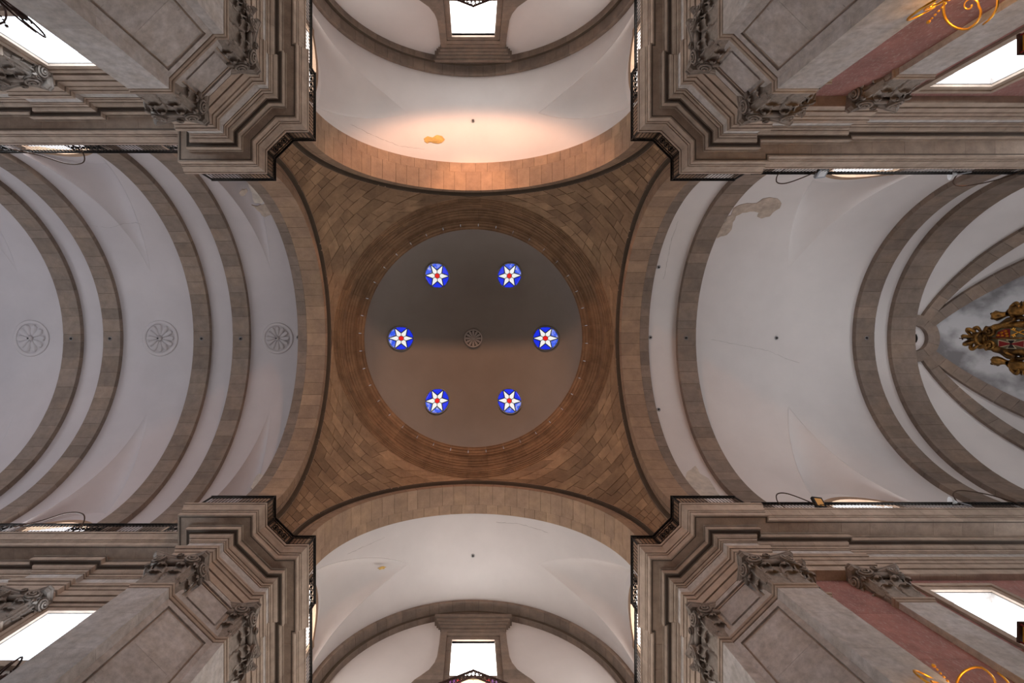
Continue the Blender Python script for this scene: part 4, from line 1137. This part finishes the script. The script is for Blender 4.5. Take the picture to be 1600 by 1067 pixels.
for qy, nm in ((-1, 'upper'), (1, 'lower')):
    cable([(11.56, qy * 6.28, 17.95), (11.56, qy * 6.22, 18.45), (11.62, qy * 5.98, 18.62), (11.95, qy * 5.93, 18.62), (12.5, qy * 6.1, 18.5), (12.9, qy * 6.26, 18.2)], 0.022, 'thin dark cable looping over the %s choir railing near the dome' % nm)
    cable([(18.3, qy * 6.25, 18.35), (18.35, qy * 5.95, 18.6), (18.8, qy * 5.85, 18.7), (19.8, qy * 6.0, 18.6), (20.6, qy * 6.25, 18.3)], 0.022, 'brown cable curling from the white lamp on the %s choir railing' % nm)
    cable([(-14.85, qy * 7.15, 17.95), (-14.85, qy * 7.05, 18.5), (-15.05, qy * 6.78, 18.75), (-15.7, qy * 6.75, 18.8), (-16.6, qy * 7.0, 18.6), (-17.6, qy * 7.15, 18.2)], 0.026, 'dark cable looping over the %s nave railing below a window' % nm)
    root = empty('railing_lamp', (18.25, qy * 6.2, 18.36)); tag(root, 'small white bell lamp on the %s choir railing' % nm, 'lamp', 'white lamps on the choir railing')
    v = []; prof = [(0.05, 0.0), (0.09, 0.06), (0.17, 0.14), (0.2, 0.2), (0.18, 0.2), (0.07, 0.1)]; n = 16
    for r, h in prof: v += [(r * math.cos(2 * PI * i / n), -qy * 0.0 + r * math.sin(2 * PI * i / n), h) for i in range(n)]
    f = [(i * n + j, i * n + (j + 1) % n, (i + 1) * n + (j + 1) % n, (i + 1) * n + j) for i in range(len(prof) - 1) for j in range(n)]
    o = obj('shade', v, f, M['white_metal'], root, True); o.rotation_euler = (0, -1.2, 0)
    mb = MB(); mb.tube([(0, 0, 0), (0.1, 0, -0.02), (0.25, 0.02, -0.3)], 0.03, 6); mb.build('stem', M['steel'], root)

# ------------------------------------------------------------------ hooks and holes in the vaults
def vault_point(px, py, which):
    """where the line of sight through a pixel of the photograph meets a vault"""
    d = ray(px, py); axis, R, hs = {'n': ('y', R_TR, HS_TR), 'e': ('x', R_CH, HS_CH), 'w': ('x', R_NV, HS_NV), 'rw': ('x', R_NV - 0.24, HS_NV), 're': ('x', R_CH - 0.24, HS_CH)}[which]
    c = d.x if axis == 'y' else d.y
    A = 1 + c * c; B = -2 * hs; Cc = hs * hs - R * R
    t = (-B + math.sqrt(B * B - 4 * A * Cc)) / (2 * A)
    p = d * t
    n = Vector((-p.x, 0, hs - p.z)) if axis == 'y' else Vector((0, -p.y, hs - p.z))
    return p, n.normalized()
HK = [(739, 189, 'n', 'warm-lit transept vault'), (739, 868, 'n', 'cream-white transept vault'), (1213, 528, 'e', 'choir vault, in its middle'), (1029, 417, 'e', 'choir vault, upper, beside the dome arch'), (1029, 640, 'e', 'choir vault, lower, beside the dome arch'),
      (1016, 527, 'e', 'choir vault, at the crown beside the dome arch'), (1072, 528, 're', 'choir rib nearest the dome'), (1354, 528, 're', 'middle choir rib'), (466, 527, 'w', 'nave vault beside the dome arch'), (447, 384, 'w', 'nave vault, upper, beside the dome arch'),
      (447, 670, 'w', 'nave vault, lower, beside the dome arch'), (376, 529, 'rw', 'nave rib nearest the dome'), (315, 529, 'rw', 'second nave rib'), (172, 529, 'rw', 'third nave rib'), (111, 529, 'rw', 'outermost nave rib')]
for px, py, which, lab in HK:
    p, n = vault_point(px, py, which)
    root = empty('ceiling_hook', p); root.rotation_euler = n.to_track_quat('Z', 'Y').to_euler()
    tag(root, 'tiny dark hook at the crown of the ' + lab if 'rib' in lab or 'transept' in lab else 'tiny dark hook in the ' + lab, 'hook', 'hooks in the vaults')
    mb = MB(); mb.tube([(0.085 * math.cos(t), 0.085 * math.sin(t), 0.01) for t in [2 * PI * k / 12 for k in range(12)]], 0.014, 4, closed=True); mb.build('ring', M['steel'], root)
    mb = MB(); mb.tube([(0, 0, -0.02), (0, 0, 0.06)], 0.045, 8); mb.build('peg', M['hook'], root)

# ------------------------------------------------------------------ fallen plaster
def patch(label, outline, which, m, name='bare_patch'):
    """plaster fallen off: an outline on the vault, a little proud of it, following its curve"""
    pts = []
    for i in range(len(outline)):
        (x0, y0), (x1, y1) = outline[i], outline[(i + 1) % len(outline)]
        pts += [(x0, y0), ((x0 + x1) / 2 + rnd.uniform(-1, 1), (y0 + y1) / 2 + rnd.uniform(-1, 1))]
    tri = tessellate_polygon([[Vector((x, y, 0)) for x, y in pts]])
    n = len(pts); v = []
    for off in (0.022, -0.03):
        for x, y in pts:
            p, nn = vault_point(x, y, which); v.append(p + nn * off)
    f = [tuple(t) for t in tri] + [(i, (i + 1) % n, n + (i + 1) % n, n + i) for i in range(n)]
    o = obj(name, v, f, M[m], None); tag(o, label, 'plaster patch', 'patches of fallen plaster'); return o
patch('ochre patch of fallen plaster on the warm-lit vault', [(662, 217), (668, 213), (676, 215), (683, 211), (691, 213), (695, 218), (690, 223), (680, 224), (674, 222), (668, 224), (663, 221)], 'n', 'ochre')
patch('long bare patch of fallen plaster on the choir vault', [(1120, 372), (1118, 362), (1126, 352), (1133, 346), (1136, 338), (1142, 336), (1146, 325), (1155, 320), (1168, 317), (1182, 317), (1192, 310), (1203, 308), (1215, 310), (1221, 317), (1218, 325), (1207, 332), (1202, 338), (1190, 341), (1183, 338), (1186, 332), (1172, 330), (1160, 332), (1150, 337), (1145, 347), (1143, 358), (1135, 367), (1126, 369)], 'e', 'bare')
patch('bare patch of fallen plaster on the nave vault by the dome arch', [(393, 320), (403, 322), (412, 319), (421, 311), (427, 312), (432, 324), (434, 334), (424, 335), (414, 339), (409, 336), (402, 328)], 'w', 'bare')
patch('small brown spot of fallen plaster on the nave vault', [(374, 301), (378, 296), (385, 295), (387, 299), (382, 305), (376, 305)], 'w', 'bare')
patch('pale ochre scuff on the cream-white transept vault', [(590, 888), (597, 885), (604, 886), (600, 889), (593, 890)], 'n', 'ochre')

# ------------------------------------------------------------------ gilded coat of arms on the altarpiece
XA = 22.6
mb = MB(); mb.box(XA + 0.2, XA + 1.0, -2.6, 2.6, -1.6, 19.0); mb.box(XA + 0.12, XA + 1.1, -2.9, 2.9, 19.0, 19.3)
tag(mb.build('altarpiece', M['dark_gold']), 'gilded altarpiece body carrying the coat of arms', 'altarpiece')
arms = empty('coat_of_arms', (XA, 0, 18.9)); tag(arms, 'gilded coat of arms with crown and divided oval shield in the apse', 'coat of arms')
def AP(y, z, d=0.0): return (-d, y, z - 18.9)          # d: proud of the plane, towards the dome
def plate(nm, pts, d0, d1, m, parent=arms):
    mb = MB(); mb.prism(pts, lambda p, k: AP(p[0], p[1], d0 if k == 0 else d1)); return mb.build(nm, M[m], parent)
ZS_, HY, HZ = 20.25, 0.50, 1.02
oval = lambda s, a: (HY * s * math.cos(a), ZS_ + HZ * s * math.sin(a))
hl = [oval(1, PI / 2 + PI * i / 20) for i in range(21)]; hr = [oval(1, -PI / 2 + PI * i / 20) for i in range(21)]
plate('shield_half', hl, -0.05, 0.06, 'field'); plate('shield_half', hr, -0.05, 0.06, 'field')
plate('red_quarter', [(-0.04, 20.98), (-0.27, 20.88), (-0.40, 20.6), (-0.40, 20.42), (-0.04, 20.42)], 0.05, 0.075, 'red')
mb = MB()
n = 40
for rr, dd, tr in ((1.17, 0.07, 0.13), (1.04, 0.12, 0.045), (1.33, 0.02, 0.07)):
    mb.tube([AP(*oval(rr, 2 * PI * i / n), dd) for i in range(n)], [tr * (1 + 0.25 * math.sin(i * 2.1)) for i in range(n)], 8, closed=True)
mb.build('cartouche_frame', M['old_gold'], arms, True)
mb = MB(); mb.tube([AP(0, 19.2, 0.08), AP(0, 21.3, 0.08)], 0.035, 6); mb.build('dividing_bar', M['old_gold'], arms)
for s in (-1, 1):      # scrolls at the head of the cartouche
    mb = MB(); pts = []
    for i in range(36):
        t = i / 35; a = PI * (0.2 if s > 0 else 0.8) + s * t * 2 * PI * 1.9; r = 0.24 * (1 - 0.8 * t)
        pts.append(AP(s * 0.32 + r * math.cos(a), 21.12 + r * math.sin(a), 0.14 + 0.12 * t))
    mb.tube(pts, 0.06, 6); mb.build('head_scroll', M['old_gold'], arms, True)
# cross with flaring arms
cyc, czc = 0.235, 20.36
def arm(dy, dz, l, w0, w1, m, d0, d1, nm):
    px_, pz_ = -dz, dy
    pts = [(cyc + px_ * w0, czc + pz_ * w0), (cyc + dy * l + px_ * w1, czc + dz * l + pz_ * w1), (cyc + dy * l - px_ * w1, czc + dz * l - pz_ * w1), (cyc - px_ * w0, czc - pz_ * w0)]
    plate(nm, pts, d0, d1, m)
for dy, dz, l, m in ((0, 1, 0.50, 'red'), (0, -1, 0.50, 'red'), (1, 0, 0.20, 'black'), (-1, 0, 0.18, 'black')):
    arm(dy, dz, l, 0.03, 0.17 if dz else 0.20, 'cream', 0.06, 0.085, 'cross_border'); arm(dy, dz, l - 0.03, 0.012, 0.135 if dz else 0.14, m, 0.08, 0.10, 'cross_arm')
# crossed keys and gilded charges on the other half
for s in (-1, 1):
    mb = MB(); a, b = (-0.25 - s * 0.13, 20.34), (-0.25 + s * 0.13, 19.78)
    mb.tube([AP(*a, 0.10), AP(*b, 0.10)], 0.022, 5)
    mb.tube([AP(b[0] + 0.05 * math.cos(q), b[1] - 0.05 + 0.05 * math.sin(q), 0.10) for q in [2 * PI * i / 8 for i in range(8)]], 0.018, 4, closed=True)
    for k in (0.05, 0.11): mb.tube([AP(a[0] + s * 0.46 * k, a[1] - k, 0.10), AP(a[0] + s * 0.46 * k - s * 0.09, a[1] - k - 0.04, 0.10)], 0.018, 4)
    mb.build('crossed_key', M['gold'], arms)
for i, (y, z) in enumerate(((-0.13, 20.86), (-0.24, 20.72), (-0.12, 20.68), (-0.31, 20.56), (-0.2, 20.52), (-0.1, 20.5))):
    mb = MB()
    for q in range(3):
        a = q * PI / 3; mb.tube([AP(y - 0.05 * math.cos(a), z - 0.07 * math.sin(a), 0.10), AP(y + 0.05 * math.cos(a), z + 0.07 * math.sin(a), 0.10)], 0.016, 4)
    mb.build('gilded_charge', M['gold'], arms)
# crown: circlet, eight arches, orb, cross
mb = MB(); ring_mesh(mb, (-0.15, 0, 21.40 - 18.9), [(0.25, 0), (0.30, -0.02), (0.31, 0.10), (0.27, 0.20), (0.24, 0.12)], 24); mb.build('crown_circlet', M['old_gold'], arms, True)
for k in range(8):
    a = 2 * PI * k / 8 + 0.2; pts = []
    for t in [i / 12 for i in range(13)]:
        r = 0.27 + 0.22 * math.sin(PI * min(1, t * 1.15) * 0.9) if t < 0.8 else 0.27 * (1 - t) / 0.2 + 0.06
        z = 0.15 + 0.36 * (1 - (1 - t) ** 1.7) - (0.10 * max(0, t - 0.8) / 0.2)
        pts.append((-0.15 + r * math.cos(a), r * math.sin(a), 21.40 - 18.9 + z))
    mb = MB(); mb.tube(pts, [0.045 + 0.045 * math.sin(PI * i / 12) for i in range(13)], 6); mb.build('crown_arch', M['old_gold'], arms, True)
mb = MB(); mb.ball((-0.15, 0, 21.62 - 18.9), 0.30, 1, 1, 0.75, 14, 7); mb.build('crown_cap', M['dark_gold'], arms, True)
mb = MB(); mb.ball((-0.15, 0, 22.02 - 18.9), 0.09, nu=10, nv=6); mb.build('crown_orb', M['lead'], arms, True)
mb = MB(); mb.box(-0.17, -0.13, -0.018, 0.018, 22.08 - 18.9, 22.46 - 18.9); mb.box(-0.17, -0.13, -0.07, 0.07, 22.30 - 18.9, 22.34 - 18.9); mb.build('crown_cross', M['iron_brown'], arms)
for s in (-1, 1):      # dark ribbons beside the shield
    mb = MB(); mb.tube([AP(s * 0.55, 20.95, 0.0), AP(s * 0.78, 20.55, 0.0), AP(s * 0.86, 20.15, -0.02), AP(s * 0.78, 19.7, 0.0)], [0.05, 0.10, 0.09, 0.05], 7); mb.build('ribbon', M['dark_gold'], arms, True)

# gilded cherubs holding the shield
def cherub(s, label):
    root = empty('cherub_statue', (XA - 0.05, s * 1.17, 19.3)); tag(root, label, 'statue', 'gilded cherubs beside the coat of arms')
    J = {'pel': (0, 0.05, 0.25, 0.20), 'wst': (0, 0.0, 0.55, 0.17), 'chs': (-0.02, -0.06, 0.90, 0.19), 'nck': (-0.05, -0.14, 1.20, 0.085), 'hd0': (-0.08, -0.19, 1.37, 0.15), 'hdm': (-0.085, -0.20, 1.55, 0.24), 'hd1': (-0.09, -0.21, 1.72, 0.19),
         'shi': (-0.04, -0.26, 1.02, 0.10), 'eli': (-0.18, -0.40, 0.78, 0.075), 'wri': (-0.22, -0.52, 1.0, 0.055), 'hni': (-0.2, -0.58, 1.1, 0.06),
         'sho': (-0.02, 0.16, 1.04, 0.10), 'elo': (-0.10, 0.32, 0.80, 0.08), 'wro': (-0.2, 0.16, 0.62, 0.055), 'hno': (-0.24, 0.06, 0.60, 0.06),
         'hpi': (-0.08, -0.1, 0.2, 0.15), 'kni': (-0.42, -0.14, 0.24, 0.12), 'ani': (-0.40, -0.12, -0.15, 0.07), 'fti': (-0.52, -0.12, -0.22, 0.06),
         'hpo': (-0.08, 0.16, 0.2, 0.15), 'kno': (-0.40, 0.24, 0.26, 0.12), 'ano': (-0.36, 0.26, -0.12, 0.07), 'fto': (-0.48, 0.27, -0.2, 0.06)}
    E = [('pel', 'wst'), ('wst', 'chs'), ('chs', 'nck'), ('nck', 'hd0'), ('hd0', 'hdm'), ('hdm', 'hd1'), ('chs', 'shi'), ('shi', 'eli'), ('eli', 'wri'), ('wri', 'hni'), ('chs', 'sho'), ('sho', 'elo'), ('elo', 'wro'), ('wro', 'hno'),
         ('pel', 'hpi'), ('hpi', 'kni'), ('kni', 'ani'), ('ani', 'fti'), ('pel', 'hpo'), ('hpo', 'kno'), ('kno', 'ano'), ('ano', 'fto')]
    ks = list(J)
    me = bpy.data.meshes.new('body'); me.from_pydata([(J[k][0], s * J[k][1], J[k][2]) for k in ks], [(ks.index(a), ks.index(b)) for a, b in E], [])
    o = bpy.data.objects.new('body', me); COL.objects.link(o); o.parent = root; me.materials.append(M['old_gold'])
    md = o.modifiers.new('skin', 'SKIN'); md.use_smooth_shade = True
    for i, k in enumerate(ks):
        me.skin_vertices[0].data[i].radius = (J[k][3], J[k][3]); me.skin_vertices[0].data[i].use_root = (k == 'pel')
    o.modifiers.new('sub', 'SUBSURF').levels = 2; o.modifiers['sub'].render_levels = 2
    mb = MB(); h = (-0.07, s * -0.20, 1.60)
    for i in range(26):
        a, b = rnd.random() * 2 * PI, rnd.random() * 1.25 + 0.05
        d = Vector((0.55 * math.cos(a) * math.cos(b) + 0.35, math.sin(a) * math.cos(b), math.sin(b) * 1.15)).normalized()
        mb.ball((h[0] + d.x * 0.18, h[1] + d.y * 0.175, h[2] - 0.03 + d.z * 0.22), 0.066, nu=7, nv=4)
    mb.build('hair', M['dark_gold'], root, True)
    mb = MB(); fx = h[0] - 0.19
    mb.ball((fx - 0.01, h[1], h[2] - 0.06), 0.03, 1, 0.8, 1.5, 6, 4)
    for e in (-1, 1): mb.ball((fx + 0.015, h[1] + e * 0.05, h[2] - 0.0), 0.022, nu=6, nv=4)
    mb.ball((fx + 0.01, h[1], h[2] - 0.135), 0.03, 0.6, 1.3, 0.5, 6, 4)
    mb.build('face', M['old_gold'], root, True)
    for e in (-1, 1):      # little wings
        mb = MB()
        for i in range(5):
            mb.tube([(0.12, s * (-0.05) + e * 0.08, 0.95), (0.2, s * -0.05 + e * (0.25 + 0.05 * i), 1.1 - 0.13 * i), (0.18, s * -0.05 + e * (0.4 + 0.02 * i), 1.05 - 0.2 * i)], [0.03, 0.045, 0.015], 5)
        mb.build('wing', M['dark_gold'], root, True)
cherub(-1, 'gilded cherub with dark curls on the upper side of the shield')
cherub(1, 'gilded cherub with dark curls on the lower side of the shield')

# ------------------------------------------------------------------ scrolled lamp brackets
def scroll(mb, c, az, R, r, turns=1.0, start=0.0, flip=1):
    """a C-scroll in the vertical plane of azimuth az"""
    e = Vector((math.cos(az), math.sin(az), 0)); c = Vector(c); pts = []; n = 64
    for i in range(n):
        t = i / (n - 1); a = start + flip * t * 2 * PI * (turns + 1.2)
        f_ = t * (turns + 1.2) / turns
        rr = R if f_ < 1 else R * (0.36 - 0.30 * min(1, (f_ - 1) * turns / 1.2))
        if 0.9 < f_ < 1.12: rr = R + (R * 0.35 - R) * (f_ - 0.9) / 0.22
        pts.append(c + e * (rr * math.cos(a)) + Vector((0, 0, rr * math.sin(a))))
    mb.tube(pts, [r * (0.75 + 0.25 * math.sin(i * 0.1)) for i in range(n)], 7)
def bracket_lamp(x, y, z, qy, m, label, wall, azs, R, group, warm=None):
    root = empty('bracket_lamp', (x, y, z)); tag(root, label, 'wall lamp', group)
    for i, (az, dx, dy, dz, k) in enumerate(azs):
        mb = MB(); scroll(mb, (dx, dy, dz), az, R * k, 0.026, 1.0, 0.6 * i, 1 if i % 2 else -1); mb.build('scroll_arm', M[m], root, True)
    mb = MB(); mb.tube([(0, 0, -0.3), (0, 0, -0.2), (0, 0, 0), (0, 0, 0.12), (0, 0, 0.2)], [0.02, 0.07, 0.04, 0.06, 0.02], 8); mb.build('stem', M[m], root, True)
    mb = MB(); mb.tube([(0, 0, 0), (0, wall - y, 0)], 0.03, 6); mb.build('wall_bar', M[m], root)
    mb = MB()
    for i in range(7): mb.ball((-0.02 - 0.012 * i, -qy * (0.05 + 0.035 * i), 0.1 + 0.06 * i), 0.024 if i < 6 else 0.04, nu=7, nv=4)
    mb.build('bead_chain', M[m], root, True)
    if warm:
        l = bpy.data.lights.new('candle_bulb', 'POINT'); l.color = (1.0, 0.55, 0.18); l.energy = warm; l.shadow_soft_size = 0.08
        lo = bpy.data.objects.new('candle_bulb', l); COL.objects.link(lo); lo.parent = root; lo.location = (0.1, -qy * 0.12, -0.32)
bracket_lamp(9.62, -6.88, 9.72, -1, 'gold', 'gilded scroll lamp before pink marble, upper choir wall', -7.54,
             [(0.95, 0.42, 0.15, 0.12, 1.0), (-0.42, -0.28, 0.1, 0.2, 0.8), (2.2, -0.05, -0.3, -0.1, 0.8)], 0.47, 'gilded scroll lamps', 90)
bracket_lamp(9.50, 6.95, 9.48, 1, 'gold', 'gilded scroll lamp before pink marble, lower choir wall', 7.54,
             [(-0.95, 0.56, 0.02, 0.1, 1.0), (0.42, -0.3, -0.08, 0.14, 0.8), (-2.2, -0.05, 0.3, -0.1, 0.8)], 0.47, 'gilded scroll lamps', 60)
bracket_lamp(-10.9, -7.62, 11.0, -1, 'iron_brown', 'dark iron scroll lamp before the upper nave window', -8.32,
             [(0.82, 0.62, 0.30, 0.05, 1.2), (0.75, 0.55, 0.2, 0.0, 0.75), (2.3, -0.25, 0.2, 0.1, 1.0)], 0.42, 'dark scroll lamps')
bracket_lamp(-10.95, 7.75, 10.75, 1, 'iron_brown', 'dark iron scroll lamp before the lower nave window', 8.32,
             [(-0.9, 0.35, -0.15, 0.1, 1.15), (-0.8, 0.4, -0.1, 0.0, 0.7), (-2.3, -0.35, -0.1, 0.0, 1.0)], 0.42, 'dark scroll lamps')
# gilded box lanterns at the choir windows
for qy, y, z, nm in ((-1, -7.08, 11.66, 'upper'), (1, 7.08, 11.66, 'lower')):
    root = empty('box_lantern', (13.14, y, z)); tag(root, 'gilded box lantern with red edges before the %s choir window' % nm, 'lantern', 'box lanterns')
    mb = MB(); mb.box(0.03, 0.47, -0.2, 0.2, -0.45, 0.0); mb.build('body', M['gold'], root)
    for a in (0.0, 0.47):
        for b in (-0.22, 0.2):
            mb = MB(); mb.box(a, a + 0.035, b, b + 0.03, -0.48, 0.03); mb.build('edge_bar', M['red'], root)
    mb = MB(); mb.box(-0.02, 0.52, -0.25, 0.25, 0.03, 0.09); mb.build('cap', M['iron_brown'], root)
    mb = MB(); mb.tube([(0.25, 0, 0.06), (0.25, qy * 7.56 - y, 0.06)], 0.03, 6); mb.build('wall_bar', M['iron'], root)

patch('yellowed peeling area on the nave vault, upper, by the dome arch', [(388, 287), (397, 285), (405, 296), (411, 308), (419, 309), (408, 318), (398, 317), (394, 303)], 'w', 'stain', 'peeling_patch')
patch('yellowed peeling area on the nave vault, lower, by the dome arch', [(392, 762), (398, 748), (405, 740), (413, 743), (408, 756), (399, 768)], 'w', 'stain', 'peeling_patch')
patch('yellowed peeling area on the choir strip beside the lower right pier', [(1074, 772), (1068, 755), (1073, 738), (1086, 728), (1093, 740), (1107, 748), (1116, 762), (1124, 774), (1098, 777)], 'e', 'stain', 'peeling_patch')
def crack(label, pts, which):
    P = []
    for i in range(len(pts) - 1):
        (x0, y0), (x1, y1) = pts[i], pts[i + 1]; n = max(2, int(math.hypot(x1 - x0, y1 - y0) / 4))
        for k in range(n):
            t = k / n; p, nn = vault_point(x0 + (x1 - x0) * t + rnd.uniform(-0.6, 0.6), y0 + (y1 - y0) * t + rnd.uniform(-0.6, 0.6), which); P.append(p)
    mb = MB(); mb.tube(P, [0.006 * (0.5 + rnd.random()) for _ in P], 4)
    tag(mb.build('plaster_crack', M['crack']), label, 'crack', 'cracks in the plaster')
crack('fine crack between the nave ribs, above the middle rosette', [(140, 352), (172, 356), (190, 350), (212, 348), (226, 352)], 'w')
crack('long fine crack along the upper edge of the warm-lit vault', [(548, 194), (585, 213), (625, 228), (668, 234)], 'n')
crack('fine crack at the left of the cream-white vault', [(543, 866), (566, 855), (592, 844), (606, 838)], 'n')
crack('fine crack at the right of the cream-white vault', [(775, 816), (810, 818), (838, 826), (860, 833)], 'n')
crack('fine crack crossing the middle of the choir vault', [(1110, 530), (1160, 540), (1200, 548), (1228, 560), (1254, 568)], 'e')
crack('fine vertical crack in the white strip beside the right dome arch', [(1060, 345), (1050, 372), (1044, 400), (1036, 440)], 'e')

# floodlights just beyond the picture: one on the sill of the warm-lit transept window, one on the nave railing
for (x, y, z), lab in (((0, -14.02, 19.62), 'floodlight on the sill of the end window of the warm-lit transept'), ((-19.5, -6.98, 18.62), 'floodlight on the upper nave railing beyond the ribs')):
    root = empty('floodlight', (x, y, z)); tag(root, lab, 'floodlight', 'floodlights beyond the picture')
    mb = MB(); mb.box(-0.2, 0.2, -0.1, 0.1, -0.06, 0.06); mb.build('housing', M['black'], root)
    mb = MB(); mb.box(-0.15, 0.15, -0.07, 0.07, 0.06, 0.07); mb.build('lamp_glass', M['amber'], root)
    mb = MB(); mb.tube([(-0.22, 0, 0), (-0.22, 0, -0.12), (0.22, 0, -0.12), (0.22, 0, 0)], 0.02, 5); mb.build('bracket', M['iron'], root)
